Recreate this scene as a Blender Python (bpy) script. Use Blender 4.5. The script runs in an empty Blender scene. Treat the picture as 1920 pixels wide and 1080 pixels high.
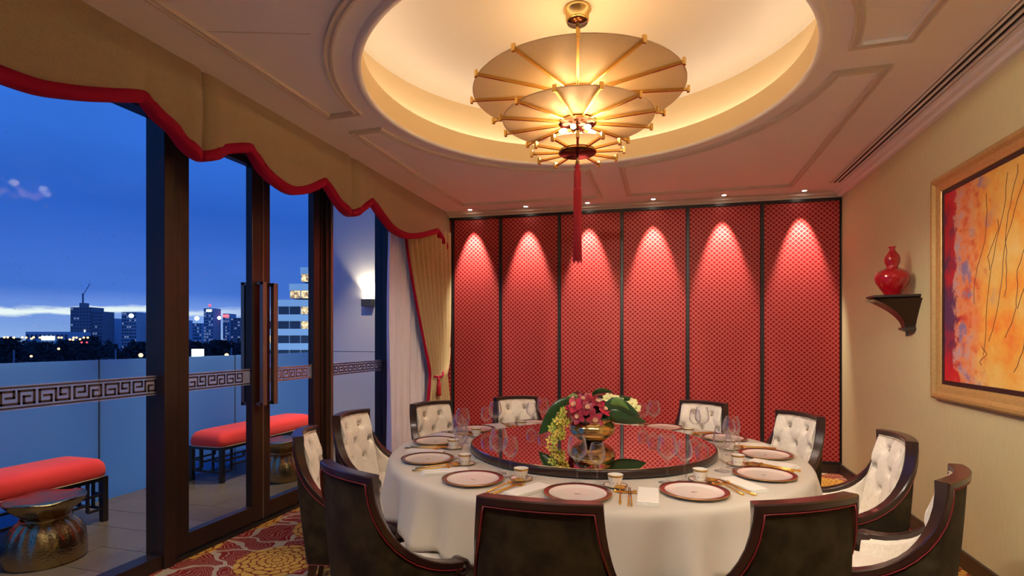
import bpy, bmesh, math, random
from mathutils import Vector, Matrix
random.seed(7)
PI = math.pi
S = bpy.context.scene
C = S.collection
sin, cos = math.sin, math.cos

# ------------------------------------------------------------------ camera, world, exposure
PSI = math.atan(.289)                     # camera turned left of the room's depth axis
CS, SN = cos(PSI), sin(PSI)
cam_d = bpy.data.cameras.new('camera'); cam = bpy.data.objects.new('camera', cam_d); C.objects.link(cam)
cam.location = (0, 0, 1.4); cam.rotation_euler = (PI/2, 0, PSI)
cam_d.sensor_width = 36; cam_d.lens = 36*1000/1920; cam_d.shift_y = 97/1920
cam_d.clip_start = .02; cam_d.clip_end = 4000
S.camera = cam
S.view_settings.view_transform = 'Standard'; S.view_settings.look = 'None'
S.view_settings.exposure = 0.7; S.view_settings.gamma = 1; S.view_settings.use_curve_mapping = False
S.cycles.use_denoising = True
S.cycles.max_bounces = 9; S.cycles.diffuse_bounces = 4; S.cycles.glossy_bounces = 4
S.cycles.transparent_max_bounces = 40; S.cycles.sample_clamp_indirect = 6

class NT:
    """small helper to write node trees"""
    def __init__(s, tree):
        s.t = tree; s.n = tree.nodes; s.l = tree.links
    def node(s, typ, **kw):
        n = s.n.new(typ)
        for k, v in kw.items():
            if k.startswith('i_'):
                n.inputs[k[2:].replace('_', ' ')].default_value = v
            else: setattr(n, k, v)
        return n
    def put(s, sock, v):
        if isinstance(v, (int, float)): sock.default_value = v
        elif isinstance(v, tuple): sock.default_value = v if len(v) != 3 or sock.type != 'RGBA' else v+(1,)
        else: s.l.new(v, sock)
    def m(s, op, a, b=0.0, c=0.0):
        n = s.n.new('ShaderNodeMath'); n.operation = op
        s.put(n.inputs[0], a); s.put(n.inputs[1], b); s.put(n.inputs[2], c)
        return n.outputs[0]
    def vm(s, op, a, b=(0, 0, 0)):
        n = s.n.new('ShaderNodeVectorMath'); n.operation = op
        s.put(n.inputs[0], a)
        if op == 'SCALE': s.put(n.inputs[3], b)
        else: s.put(n.inputs[1], b)
        return n.outputs[1] if op in ('LENGTH', 'DOT_PRODUCT', 'DISTANCE') else n.outputs[0]
    def mix(s, f, a, b):
        n = s.n.new('ShaderNodeMix'); n.data_type = 'RGBA'
        s.put(n.inputs[0], f); s.put(n.inputs[6], a); s.put(n.inputs[7], b)
        return n.outputs[2]
    def ramp(s, f, stops, interp='LINEAR'):
        n = s.n.new('ShaderNodeValToRGB'); n.color_ramp.interpolation = interp
        e = n.color_ramp.elements
        while len(e) < len(stops): e.new(0.5)
        for el, (p, c) in zip(e, stops):
            el.position = p; el.color = c+(1,) if len(c) == 3 else c
        s.put(n.inputs[0], f); return n.outputs[0]
    def smooth(s, v, a, b):
        n = s.n.new('ShaderNodeMapRange'); n.interpolation_type = 'SMOOTHSTEP'
        s.put(n.inputs[0], v); s.put(n.inputs[1], a); s.put(n.inputs[2], b)
        return n.outputs[0]
    def noise(s, vec, scale, detail=2, rough=.5, out=0):
        n = s.n.new('ShaderNodeTexNoise'); s.put(n.inputs['Vector'], vec)
        n.inputs['Scale'].default_value = scale; n.inputs['Detail'].default_value = detail
        n.inputs['Roughness'].default_value = rough
        return n.outputs[out]
    def sep(s, vec):
        n = s.n.new('ShaderNodeSeparateXYZ'); s.put(n.inputs[0], vec); return n.outputs
    def comb(s, x, y, z):
        n = s.n.new('ShaderNodeCombineXYZ')
        for i, v in enumerate((x, y, z)): s.put(n.inputs[i], v)
        return n.outputs[0]

# the dusk sky: deep blue, paler to the horizon, one bright gap in the clouds low in the west
W = bpy.data.worlds.new('dusk_sky'); S.world = W; W.use_nodes = True
w = NT(W.node_tree); w.n.clear()
tc = w.node('ShaderNodeTexCoord'); d = tc.outputs['Generated']
dx, dy, dz = w.sep(d)
cl = w.noise(w.vm('MULTIPLY', d, (1, 1, 4)), 3.2, 5, .55)
base = w.ramp(dz, [(0.0, (.17, .26, .45)), (.04, (.12, .20, .45)), (.075, (.035, .095, .35)), (.2, (.014, .062, .30)), (.42, (.025, .115, .47)), (1, (.02, .09, .40))])
base = w.mix(w.m('MULTIPLY', w.smooth(cl, .35, .75), .30), base, (.012, .05, .22))
nz = w.m('MULTIPLY', w.m('SUBTRACT', w.noise(w.vm('MULTIPLY', d, (1, 1, 5)), 9, 4, .6), .5), .035)
zz = w.m('ADD', dz, nz)
gap = w.m('MULTIPLY', w.smooth(zz, .034, .041), w.smooth(zz, .052, .044))
az = w.smooth(w.vm('DOT_PRODUCT', d, (-.80, .60, 0)), .925, .975)   # the side of the sunset
az = w.smooth(w.vm('DOT_PRODUCT', d, (-.93, .37, 0)), .86, .97)
gap = w.m('MULTIPLY', gap, az)
col = w.mix(gap, base, (.46, .50, .50))
bg = w.node('ShaderNodeBackground'); w.put(bg.inputs[0], col); bg.inputs[1].default_value = 1.2
wo = w.node('ShaderNodeOutputWorld'); w.l.new(bg.outputs[0], wo.inputs[0])

# ------------------------------------------------------------------ materials
MATS = {}
def mat(name, col=(.5, .5, .5), rough=.5, metal=0.0, spec=.5, emit=None, es=0, coat=0, trans=0, sheen=0, ior=None):
    m = bpy.data.materials.new(name); m.use_nodes = True; MATS[name] = m
    b = m.node_tree.nodes['Principled BSDF']
    b.inputs['Base Color'].default_value = col+(1,)
    b.inputs['Roughness'].default_value = rough; b.inputs['Metallic'].default_value = metal
    b.inputs['Specular IOR Level'].default_value = spec
    b.inputs['Coat Weight'].default_value = coat
    b.inputs['Coat Roughness'].default_value = .08
    b.inputs['Sheen Weight'].default_value = sheen
    b.inputs['Transmission Weight'].default_value = trans
    if ior: b.inputs['IOR'].default_value = ior
    if emit: b.inputs['Emission Color'].default_value = emit+(1,); b.inputs['Emission Strength'].default_value = es
    return m
def nt(m):
    t = NT(m.node_tree); t.b = t.n['Principled BSDF']; t.out = t.n['Material Output']
    t.tc = t.node('ShaderNodeTexCoord'); t.obj = t.tc.outputs['Object']; return t
def bump(t, h, strength=.3, dist=.01):
    n = t.node('ShaderNodeBump'); n.inputs['Strength'].default_value = strength; n.inputs['Distance'].default_value = dist
    t.put(n.inputs['Height'], h); t.l.new(n.outputs[0], t.b.inputs['Normal'])
def colour(t, c): t.put(t.b.inputs['Base Color'], c)

M = MATS
mat('ceiling_paint', (.88, .86, .88), .85)
mat('ceiling_moulding', (.66, .60, .54), .7)
mat('coffer_paint', (.76, .68, .56), .8)
mat('coffer_wall', (.78, .62, .38), .8)
mat('dark_wood', (.018, .010, .008), .28, coat=.5)
m = mat('chair_wood', (.030, .0085, .0065), .3, coat=.35); t = nt(m)
colour(t, t.mix(t.noise(t.vm('MULTIPLY', t.obj, (1, 1, .3)), 30, 3), (.012, .005, .004), (.032, .010, .008)))
mat('bronze_frame', (.040, .024, .018), .30, metal=.4)
mat('handle_bronze', (.24, .19, .15), .33, metal=.75)
mat('baseboard_wood', (.040, .022, .016), .4)
mat('black_frame', (.012, .012, .013), .35)
mat('brass', (.66, .44, .15), .22, metal=1)
mat('dark_bronze', (.12, .04, .02), .18, metal=1)
mat('gold', (.90, .55, .14), .22, metal=1)
mat('silver', (.8, .8, .8), .2, metal=1)
mat('porcelain', (.80, .74, .66), .12, coat=.4)
mat('plate_rim', (.15, .02, .02), .18, coat=.5)
mat('emblem_ink', (.06, .02, .02), .4)
mat('cup_band', (.60, .36, .10), .25, metal=.8)
mat('napkin_linen', (.80, .76, .69), .8)
mat('red_trim', (.33, .002, .040), .7, spec=.2)
mat('red_piping', (.19, .010, .014), .5)
mat('button_velvet', (.42, .34, .24), .6)
mat('cream_piping', (.60, .50, .36), .6)
mat('tassel_red', (.42, .012, .03), .7)
m = mat('red_glaze', (.36, .003, .010), .08, coat=1); 
mat('bench_red', (.92, .045, .04), .8, sheen=.2)
mat('bench_black', (.012, .009, .009), .3, coat=.3)
mat('skirting_dark', (.05, .06, .075), .5)
mat('sconce_grey', (.05, .05, .05), .5)
mat('slot_black', (.006, .006, .006), .8)
mat('leaf_green', (.010, .055, .010), .3, coat=.3)
mat('leaf_pale', (.10, .20, .03), .45)
mat('orchid_red', (.30, .007, .034), .45, sheen=.2)
mat('orchid_pink', (.55, .03, .07), .45)
mat('orchid_lip', (.75, .45, .30), .5)
mat('orchid_yellow', (.75, .60, .10), .5)
mat('orchid_green', (.45, .50, .05), .5)
mat('hydrangea_green', (.25, .36, .10), .6)
mat('cream_flower', (.80, .78, .35), .5)
mat('bulb_glow', (1, .8, .5), .5, emit=(1, .80, .55), es=9)
mat('downlight_glow', (1, .9, .8), .5, emit=(1, .86, .70), es=30)
mat('cove_glow', (1, .9, .8), .5, emit=(1, .97, .95), es=3.0)
mat('sconce_glow', (1, .9, .8), .5, emit=(1, .80, .52), es=40)
mat('white_ring', (.75, .7, .66), .4)
mat('stile_black', (.012, .012, .016), .4)

# fabric of the valance and drape
m = mat('gold_fabric', (.42, .29, .12), .55, sheen=.25); t = nt(m)
n1 = t.noise(t.obj, 130, 3, .7); n2 = t.noise(t.obj, 7, 4)
colour(t, t.mix(n1, t.mix(n2, (.25, .19, .105), (.32, .25, .14)), (.50, .40, .24))); bump(t, n1, .9, .006)
m = mat('drape_fabric', (.42, .29, .12), .5, sheen=.25); t = nt(m)
n1 = t.noise(t.vm('MULTIPLY', t.obj, (1, 1, .3)), 160, 3, .6); n2 = t.noise(t.obj, 14, 3)
colour(t, t.mix(n1, t.mix(n2, (.40, .29, .13), (.54, .40, .19)), (.72, .57, .32))); bump(t, n1, .4, .004)
m = mat('sheer_fabric', (.95, .91, .91), .8); t = nt(m)
tr = t.node('ShaderNodeBsdfTranslucent'); tr.inputs[0].default_value = (.85, .82, .85, 1)
tp = t.node('ShaderNodeBsdfTransparent'); mx = t.node('ShaderNodeMixShader'); mx.inputs[0].default_value = .07
mx2 = t.node('ShaderNodeMixShader'); mx2.inputs[0].default_value = .06
t.l.new(t.b.outputs[0], mx.inputs[1]); t.l.new(tr.outputs[0], mx.inputs[2])
t.l.new(mx.outputs[0], mx2.inputs[1]); t.l.new(tp.outputs[0], mx2.inputs[2]); t.l.new(mx2.outputs[0], t.out.inputs[0])
m = mat('tablecloth_linen', (.55, .50, .42), .85, sheen=.15); t = nt(m)
bump(t, t.noise(t.obj, 600, 2), .1, .001)
m = mat('cream_velvet', (.62, .54, .45), .6, sheen=.5); t = nt(m)
n1 = t.noise(t.obj, 70, 4, .65)
colour(t, t.mix(t.smooth(n1, .35, .65), (.76, .68, .56), (.84, .77, .66)))
m = mat('brown_velvet', (.05, .035, .015), .7, spec=.2); t = nt(m)
n1 = t.noise(t.obj, 9, 4, .6)
colour(t, t.mix(t.smooth(n1, .35, .7), (.014, .009, .004), (.042, .030, .012)))
# right wall grass paper
m = mat('wall_paper', (.5, .4, .25), .75); t = nt(m)
st = t.noise(t.vm('MULTIPLY', t.obj, (1, 1, .035)), 260, 3, .6)
colour(t, t.mix(st, (.54, .46, .23), (.74, .66, .39))); bump(t, st, .2, .002)
# red lattice panels
m = mat('red_lattice', (.5, .02, .02), .45, spec=.25); t = nt(m)
x, y, z = t.sep(t.obj)
a = t.m('DIVIDE', x, .0545); b = t.m('DIVIDE', z, .0505)
u = t.m('ABSOLUTE', t.m('SUBTRACT', t.m('FRACT', t.m('ADD', a, b)), .5))
v = t.m('ABSOLUTE', t.m('SUBTRACT', t.m('FRACT', t.m('SUBTRACT', a, b)), .5))
e = t.m('MAXIMUM', u, v)                 # 0.5 on the lines of the lattice
line = t.smooth(e, .33, .45)
core = t.smooth(t.m('ADD', u, v), .42, .28)
red = t.mix(core, (.34, .004, .014), (.22, .002, .007))
colour(t, t.mix(line, red, (.50, .13, .10)))
t.put(t.b.inputs['Metallic'], t.m('MULTIPLY', line, .35))
t.put(t.b.inputs['Roughness'], t.m('SUBTRACT', .55, t.m('MULTIPLY', line, .15)))
# carpet: chrysanthemums and paisley
m = mat('carpet', (.5, .3, .1), .95, spec=.1); t = nt(m)
q = t.vm('ADD', t.obj, t.vm('SCALE', t.vm('SUBTRACT', t.noise(t.obj, 2.2, 1, .5, out=1), (.5, .5, .5)), .10))
vo = t.node('ShaderNodeTexVoronoi', voronoi_dimensions='2D'); vo.inputs['Scale'].default_value = 1.55; vo.inputs['Randomness'].default_value = .55
t.l.new(q, vo.inputs['Vector'])
loc = t.vm('SUBTRACT', q, vo.outputs['Position']); lx, ly, lz = t.sep(loc)
rad = t.vm('LENGTH', t.comb(lx, ly, 0.0)); ang = t.m('ARCTAN2', ly, lx)
ring = t.m('DIVIDE', t.m('POWER', rad, .85), .050); par = t.m('MULTIPLY', t.m('MODULO', t.m('FLOOR', ring), 2), .5)
jit = t.m('MULTIPLY', t.m('SUBTRACT', t.noise(q, 11, 1), .5), 1.1)
pu = t.m('MULTIPLY', t.m('SUBTRACT', t.m('FRACT', t.m('ADD', t.m('ADD', t.m('MULTIPLY', ang, 15/(2*PI)), par), jit)), .5), 2.0)
pr = t.m('MULTIPLY', t.m('SUBTRACT', t.m('FRACT', t.m('ADD', ring, t.m('MULTIPLY', jit, .5))), .5), 2.0)
pd = t.m('ADD', t.m('POWER', t.m('ABSOLUTE', pu), 2.2), t.m('POWER', t.m('ABSOLUTE', pr), 2.6))
hole = t.smooth(pd, .98, .72)
isf = t.smooth(t.m('ADD', rad, t.m('MULTIPLY', t.noise(q, 14, 2), .10)), .300, .285)
gold = t.mix(t.noise(q, 18, 2), (.66, .30, .030), (.84, .54, .13))
fl = t.mix(hole, (.22, .020, .010), gold)
# paisley: stretched cells, each filled with nested cream outlines
q2 = t.vm('ADD', t.obj, t.vm('SCALE', t.vm('SUBTRACT', t.noise(t.obj, 3.2, 2, .5, out=1), (.5, .5, .5)), .38))
rot = t.node('ShaderNodeMapping'); rot.inputs['Rotation'].default_value = (0, 0, .5); rot.inputs['Scale'].default_value = (1.0, 2.1, 1); t.l.new(q2, rot.inputs['Vector'])
v2 = t.node('ShaderNodeTexVoronoi', voronoi_dimensions='2D', feature='DISTANCE_TO_EDGE'); v2.inputs['Scale'].default_value = 2.6; v2.inputs['Randomness'].default_value = .9; t.l.new(rot.outputs[0], v2.inputs['Vector'])
de = v2.outputs['Distance']; wob = t.m('MULTIPLY', t.noise(t.obj, 28, 2), .05)
lines = t.m('ABSOLUTE', t.m('SUBTRACT', t.m('FRACT', t.m('MULTIPLY', t.m('ADD', de, wob), 13)), .5))
cream = t.m('MAXIMUM', t.smooth(lines, .40, .46), t.smooth(de, .075, .055))
sw = t.mix(cream, t.mix(t.noise(q, 8, 2), (.26, .016, .012), (.36, .024, .016)), (.56, .45, .29))
c3 = t.mix(isf, sw, fl)
pile = t.noise(t.obj, 900, 2)
colour(t, t.mix(t.m('MULTIPLY', pile, .25), c3, (.05, .02, .01))); bump(t, pile, .5, .004)
# terrace tiles
m = mat('terrace_tile', (.1, .08, .06), .22, spec=.6); t = nt(m)
colour(t, t.mix(t.noise(t.obj, 1.7, 3, .5), (.12, .085, .055), (.20, .15, .105)))
t.b.inputs['Roughness'].default_value = .26
mat('tile_bed', (.25, .21, .17), .8)
# clear window glass and wine glass: reflecting by angle, clear in between
def clear(name, tint, lo, rough=0.0, facing=.5, hi=1.0):
    m = mat(name); t = nt(m)
    tp = t.node('ShaderNodeBsdfTransparent'); tp.inputs[0].default_value = tint+(1,)
    gl = t.node('ShaderNodeBsdfGlossy'); gl.inputs['Roughness'].default_value = rough
    lw = t.node('ShaderNodeLayerWeight'); lw.inputs[0].default_value = .5
    mx = t.node('ShaderNodeMixShader')
    f = t.m('MINIMUM', t.m('ADD', t.m('MULTIPLY', t.m('POWER', lw.outputs['Facing'], facing), hi), lo), 1.0)
    t.put(mx.inputs[0], f); t.l.new(tp.outputs[0], mx.inputs[1]); t.l.new(gl.outputs[0], mx.inputs[2])
    t.l.new(mx.outputs[0], t.out.inputs[0]); t.n.remove(t.b); return m
clear('window_glass', (.95, .98, .98), .0015, facing=4, hi=.05)
m = clear('wine_glass', (1, 1, 1), .035, rough=.01, facing=2.4, hi=.9)
t = NT(m.node_tree); out = t.n['Material Output']; last = out.inputs[0].links[0].from_socket
df = t.node('ShaderNodeBsdfDiffuse'); df.inputs[0].default_value = (.95, .95, 1, 1)
lw = t.node('ShaderNodeLayerWeight'); lw.inputs[0].default_value = .5
mx = t.node('ShaderNodeMixShader'); t.put(mx.inputs[0], t.m('MULTIPLY', t.m('POWER', lw.outputs['Facing'], 6.0), .45))  # white diffuse towards the edges paints in a bright rim highlight
t.l.new(last, mx.inputs[1]); t.l.new(df.outputs[0], mx.inputs[2]); t.l.new(mx.outputs[0], out.inputs[0])
mat('rain_drop', (.85, .9, 1), .15)  # pale diffuse colour stands in for light refracted by the drops
m = mat('frost_band', (.50, .50, .66), .6); t = nt(m)
tp = t.node('ShaderNodeBsdfTransparent'); tp.inputs[0].default_value = (.9, .85, .9, 1)
mx = t.node('ShaderNodeMixShader'); mx.inputs[0].default_value = .28
t.l.new(t.b.outputs[0], mx.inputs[2]); t.l.new(tp.outputs[0], mx.inputs[1]); t.l.new(mx.outputs[0], t.out.inputs[0])
mat('fret_brown', (.035, .014, .009), .5)
mat('fret_brown_lit', (.35, .12, .04), .4, metal=.3)  # same brown fret, with the orange light on the right door put into its colour
# frosted balustrade
m = mat('frosted_glass', (.16, .38, .74), .35); t = nt(m)
tr = t.node('ShaderNodeBsdfTranslucent'); tr.inputs[0].default_value = (.45, .78, 1, 1)
mx = t.node('ShaderNodeMixShader'); mx.inputs[0].default_value = .5
t.l.new(t.b.outputs[0], mx.inputs[1]); t.l.new(tr.outputs[0], mx.inputs[2]); t.l.new(mx.outputs[0], t.out.inputs[0])
# frosted alabaster-like glass of the chandelier
m = mat('lamp_glass', (.80, .72, .60), .35); t = nt(m)
tr = t.node('ShaderNodeBsdfTranslucent'); tr.inputs[0].default_value = (.95, .82, .62, 1)
x, y, z = t.sep(t.obj); an = t.m('ARCTAN2', y, x)
st = t.noise(t.comb(t.m('MULTIPLY', an, 18), t.vm('LENGTH', t.comb(x, y, 0.0)), 0.0), 3, 3)
colour(t, t.mix(st, (.66, .56, .42), (.84, .76, .62)))
mx = t.node('ShaderNodeMixShader'); mx.inputs[0].default_value = .42
t.l.new(t.b.outputs[0], mx.inputs[1]); t.l.new(tr.outputs[0], mx.inputs[2]); t.l.new(mx.outputs[0], t.out.inputs[0])
# turntable: dark mirror glass
m = mat('mirror_glass', (.02, .01, .01), .02); t = nt(m)
gl = t.node('ShaderNodeBsdfGlossy'); gl.inputs[0].default_value = (.92, .84, .84, 1); gl.inputs['Roughness'].default_value = .012
mx = t.node('ShaderNodeMixShader'); mx.inputs[0].default_value = .88
t.l.new(t.b.outputs[0], mx.inputs[1]); t.l.new(gl.outputs[0], mx.inputs[2]); t.l.new(mx.outputs[0], t.out.inputs[0])
# hammered bronze drum stool
m = mat('hammered_bronze', (.40, .29, .14), .25, metal=1); t = nt(m)
vo = t.node('ShaderNodeTexVoronoi'); vo.inputs['Scale'].default_value = 75; t.l.new(t.obj, vo.inputs['Vector'])
bump(t, vo.outputs['Distance'], .35, .004)
# gold leaf frame, urn
m = mat('gold_leaf', (.55, .36, .10), .38, metal=.4); t = nt(m)
n1 = t.noise(t.obj, 60, 4, .7); colour(t, t.mix(n1, (.40, .25, .07), (.74, .54, .22))); bump(t, n1, .3, .003)
m = mat('urn_brass', (.80, .50, .14), .14, metal=1); t = nt(m)
n1 = t.noise(t.obj, 30, 3, .6); colour(t, t.mix(n1, (.52, .36, .11), (.85, .68, .34))); bump(t, n1, .25, .004)
mat('frame_liner', (.035, .012, .014), .5)
mat('stroke_dark', (.10, .03, .02), .6)
# the painting: red at the left, orange and yellow to the right
m = mat('canvas_paint', (.8, .4, .1), .6); t = nt(m)
x, y, z = t.sep(t.obj)      # x: from the left edge, z: up
nn = t.noise(t.obj, 3.2, 5, .62); n2 = t.noise(t.obj, 9, 5, .65); n3 = t.noise(t.vm('ADD', t.obj, (7, 3, 1)), 2.6, 4, .6)
warm = t.ramp(nn, [(.30, (.80, .17, .03)), (.45, (.82, .35, .05)), (.58, (.84, .52, .13)), (.72, (.85, .62, .25))])
edge = t.m('ADD', x, t.m('MULTIPLY', t.m('SUBTRACT', n2, .5), .45))
warm = t.mix(t.smooth(edge, .62, .40), warm, t.ramp(n2, [(.35, (.65, .08, .03)), (.5, (.80, .28, .10)), (.65, (.55, .36, .42))]))
reds = t.ramp(n3, [(.35, (.10, .03, .10)), (.45, (.42, .012, .03)), (.58, (.62, .012, .025)), (.7, (.70, .10, .03))])
cc = t.mix(t.smooth(edge, .30, .25), warm, reds)
bl = t.m('MULTIPLY', t.smooth(t.noise(t.vm('ADD', t.obj, (2, 9, 4)), 4, 4, .6), .56, .66), t.m('MULTIPLY', t.smooth(x, .18, .3), t.smooth(x, .75, .45)))
colour(t, t.mix(bl, cc, (.26, .20, .40))); bump(t, n2, .4, .004)
# outside
mat('asphalt', (.10, .12, .17), .6)
mat('river_water', (.03, .05, .10), .12)
mat('tree_dark', (.016, .030, .040), .9)
mat('trunk_dark', (.01, .01, .01), .9)
mat('tower_blue', (.38, .48, .60), .8)
mat('tower_grey', (.45, .48, .55), .8)
mat('tower_dark', (.20, .22, .28), .8)
mat('hotel_band', (.70, .85, .90), .7)
mat('hotel_dark', (.03, .05, .09), .3)
m = mat('window_lit', (.2, .15, .1), .5, emit=(1, .68, .30), es=.8); t = nt(m)
t.put(t.b.inputs['Emission Color'], t.mix(t.smooth(t.noise(t.obj, 1.6, 3, .7), .42, .60), (.22, .12, .05), (1, .74, .38)))
mat('window_dim', (.1, .12, .2), .3, emit=(.5, .6, .9), es=.22)
mat('sign_white', (.5, .5, .5), .5, emit=(.8, .95, 1), es=2.2)
mat('sign_red', (.5, .05, .05), .5, emit=(1, .08, .10), es=2)
mat('lamp_orange', (.5, .3, .1), .5, emit=(1, .50, .18), es=2.6)
mat('lamp_white', (.8, .8, .8), .5, emit=(.85, 1, 1), es=6)
mat('lamp_red', (.5, .05, .05), .5, emit=(1, .05, .08), es=2)
mat('pole_grey', (.15, .2, .25), .5)

# ------------------------------------------------------------------ mesh helpers
class MB:
    def __init__(s): s.v = []; s.f = []; s.s = []
    def add(s, vs, fs, smooth=False):
        o = len(s.v); s.v += [tuple(p) for p in vs]
        s.f += [tuple(i+o for i in f) for f in fs]; s.s += [smooth]*len(fs)
        return s
    def box(s, a, b, rz=0, c=None):
        x0, y0, z0 = a; x1, y1, z1 = b
        vs = [(x, y, z) for z in (z0, z1) for y in (y0, y1) for x in (x0, x1)]
        if rz:
            c = c or ((x0+x1)/2, (y0+y1)/2)
            vs = [(c[0]+(x-c[0])*cos(rz)-(y-c[1])*sin(rz), c[1]+(x-c[0])*sin(rz)+(y-c[1])*cos(rz), z) for x, y, z in vs]
        return s.add(vs, [(0, 2, 3, 1), (4, 5, 7, 6), (0, 1, 5, 4), (2, 6, 7, 3), (0, 4, 6, 2), (1, 3, 7, 5)])
    def lathe(s, prof, n=24, c=(0, 0, 0), axis='z', smooth=True, caps=True, arc=None):
        vs = []; m = len(prof)
        for i in range(n):
            a = 2*PI*i/n
            for r, z in prof:
                p = (r*cos(a), r*sin(a), z)
                if axis == 'x': p = (p[2], p[0], p[1])
                if axis == 'y': p = (p[1], p[2], p[0])
                vs.append((p[0]+c[0], p[1]+c[1], p[2]+c[2]))
        fs = []
        for i in range(n):
            j = (i+1) % n
            for k in range(m-1):
                fs.append((i*m+k, j*m+k, j*m+k+1, i*m+k+1))
        s.add(vs, fs, smooth)
        if caps:
            o = len(s.v)-len(vs)
            if prof[0][0] > 1e-6: s.f.append(tuple(o+i*m for i in range(n))[::-1]); s.s.append(False)
            if prof[-1][0] > 1e-6: s.f.append(tuple(o+i*m+m-1 for i in range(n))); s.s.append(False)
        return s
    def tube(s, pts, r, n=8, closed=False, smooth=True):
        pts = [Vector(p) for p in pts]; m = len(pts); rs = r if isinstance(r, (list, tuple)) else [r]*m
        vs = []; up = Vector((0, 0, 1)); prev = None
        for i, p in enumerate(pts):
            a = pts[(i-1) % m] if closed or i > 0 else p; b = pts[(i+1) % m] if closed or i < m-1 else p
            T = (b-a).normalized()
            if prev is None:
                ref = up if abs(T.z) < .9 else Vector((1, 0, 0)); N = T.cross(ref).normalized()
            else:
                N = (prev-T*prev.dot(T)).normalized()
            prev = N; B = T.cross(N)
            for k in range(n):
                an = 2*PI*k/n; vs.append(p+(N*cos(an)+B*sin(an))*rs[i])
        fs = []
        for i in range(m if closed else m-1):
            j = (i+1) % m
            for k in range(n):
                l = (k+1) % n; fs.append((i*n+k, i*n+l, j*n+l, j*n+k))
        s.add(vs, fs, smooth)
        if not closed:
            o = len(s.v)-len(vs)
            s.f += [tuple(o+k for k in range(n))[::-1], tuple(o+(m-1)*n+k for k in range(n))]; s.s += [False, False]
        return s
    def bar(s, a, b, w, h, up=(0, 0, 1)):
        a = Vector(a); b = Vector(b); T = (b-a).normalized(); U = Vector(up)
        if abs(T.dot(U)) > .95: U = Vector((0, 1, 0))
        N = T.cross(U).normalized()*w/2; B = N.cross(T).normalized()*h/2
        vs = [p+x*N+y*B for p in (a, b) for x, y in ((-1, -1), (1, -1), (1, 1), (-1, 1))]
        return s.add(vs, [(3, 2, 1, 0), (4, 5, 6, 7), (0, 1, 5, 4), (1, 2, 6, 5), (2, 3, 7, 6), (3, 0, 4, 7)])
    def grid(s, rows, smooth=True, cu=False, flip=False):
        n = len(rows[0]); vs = [p for r in rows for p in r]; fs = []
        for i in range(len(rows)-1):
            for k in range(n if cu else n-1):
                l = (k+1) % n; q = (i*n+k, i*n+l, (i+1)*n+l, (i+1)*n+k)
                fs.append(q[::-1] if flip else q)
        return s.add(vs, fs, smooth)
    def sphere(s, c, r, n=10, m=6, sc=(1, 1, 1)):
        rows = []
        for i in range(m+1):
            a = -PI/2+PI*i/m
            rows.append([(c[0]+r*sc[0]*cos(a)*cos(2*PI*k/n), c[1]+r*sc[1]*cos(a)*sin(2*PI*k/n), c[2]+r*sc[2]*sin(a)) for k in range(n)])
        return s.grid(rows, cu=True)
    def mesh(s, name, mt):
        me = bpy.data.meshes.new(name); me.from_pydata(s.v, [], s.f)
        me.polygons.foreach_set('use_smooth', s.s)
        me.materials.append(M[mt] if isinstance(mt, str) else mt); me.validate(); me.update(); return me
    def build(s, name, mt, parent=None, loc=None, rz=0, bevel=0, solid=0, weld=False, auto=False):
        me = s.mesh(name, mt); o = bpy.data.objects.new(name, me); C.objects.link(o)
        if weld or bevel:
            bm = bmesh.new(); bm.from_mesh(me); bmesh.ops.remove_doubles(bm, verts=bm.verts, dist=1e-5)
            bmesh.ops.recalc_face_normals(bm, faces=bm.faces)
            if auto:
                for f_ in bm.faces: f_.smooth = True
                for e_ in bm.edges: e_.smooth = len(e_.link_faces) == 2 and e_.calc_face_angle(0) < math.radians(38)
            bm.to_mesh(me); bm.free()
        if bevel:
            bv = o.modifiers.new('bevel', 'BEVEL'); bv.width = bevel; bv.segments = 2; bv.limit_method = 'ANGLE'
        if solid:
            so = o.modifiers.new('solid', 'SOLIDIFY'); so.thickness = solid; so.offset = 0
        if parent: o.parent = parent
        if loc: o.location = loc
        if rz: o.rotation_euler.z = rz
        return o
def tag(o, label=None, cat=None, group=None, kind=None):
    if label: o['label'] = label
    if cat: o['category'] = cat
    if group: o['group'] = group
    if kind: o['kind'] = kind
    return o
def empty(name, loc=(0, 0, 0), rz=0):
    o = bpy.data.objects.new(name, None); C.objects.link(o); o.location = loc; o.rotation_euler.z = rz
    o.empty_display_size = .05; return o
def struct(o): o['kind'] = 'structure'; return o
def copy_tree(o, parent=None):
    c = o.copy(); C.objects.link(c); c.parent = parent
    for ch in list(o.children): copy_tree(ch, c)
    return c
def light(name, typ, loc, energy, col, parent=None, rot=None, size=None, spot=None, blend=.6):
    l = bpy.data.lights.new(name, typ); l.energy = energy; l.color = col
    if typ == 'SPOT': l.spot_size = spot; l.spot_blend = blend; l.shadow_soft_size = size or .02
    elif typ == 'POINT': l.shadow_soft_size = size or .03
    o = bpy.data.objects.new(name, l); C.objects.link(o); o.location = loc
    if rot: o.rotation_euler = rot
    if parent: o.parent = parent
    return o
def aim(o, d):
    o.rotation_euler = Vector(d).to_track_quat('-Z', 'Y').to_euler()

# ------------------------------------------------------------------ room shell
XL, XV, XR, ZC = -3.0, -2.55, 1.758, 2.94       # glass line, valance face, right wall, ceiling
YB0, YF = 6.08, -1.0
def yback(x): return 6.316+(x-1.758)*.0553        # the back wall is a touch out of square
WANG = math.atan(.0553)

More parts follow.
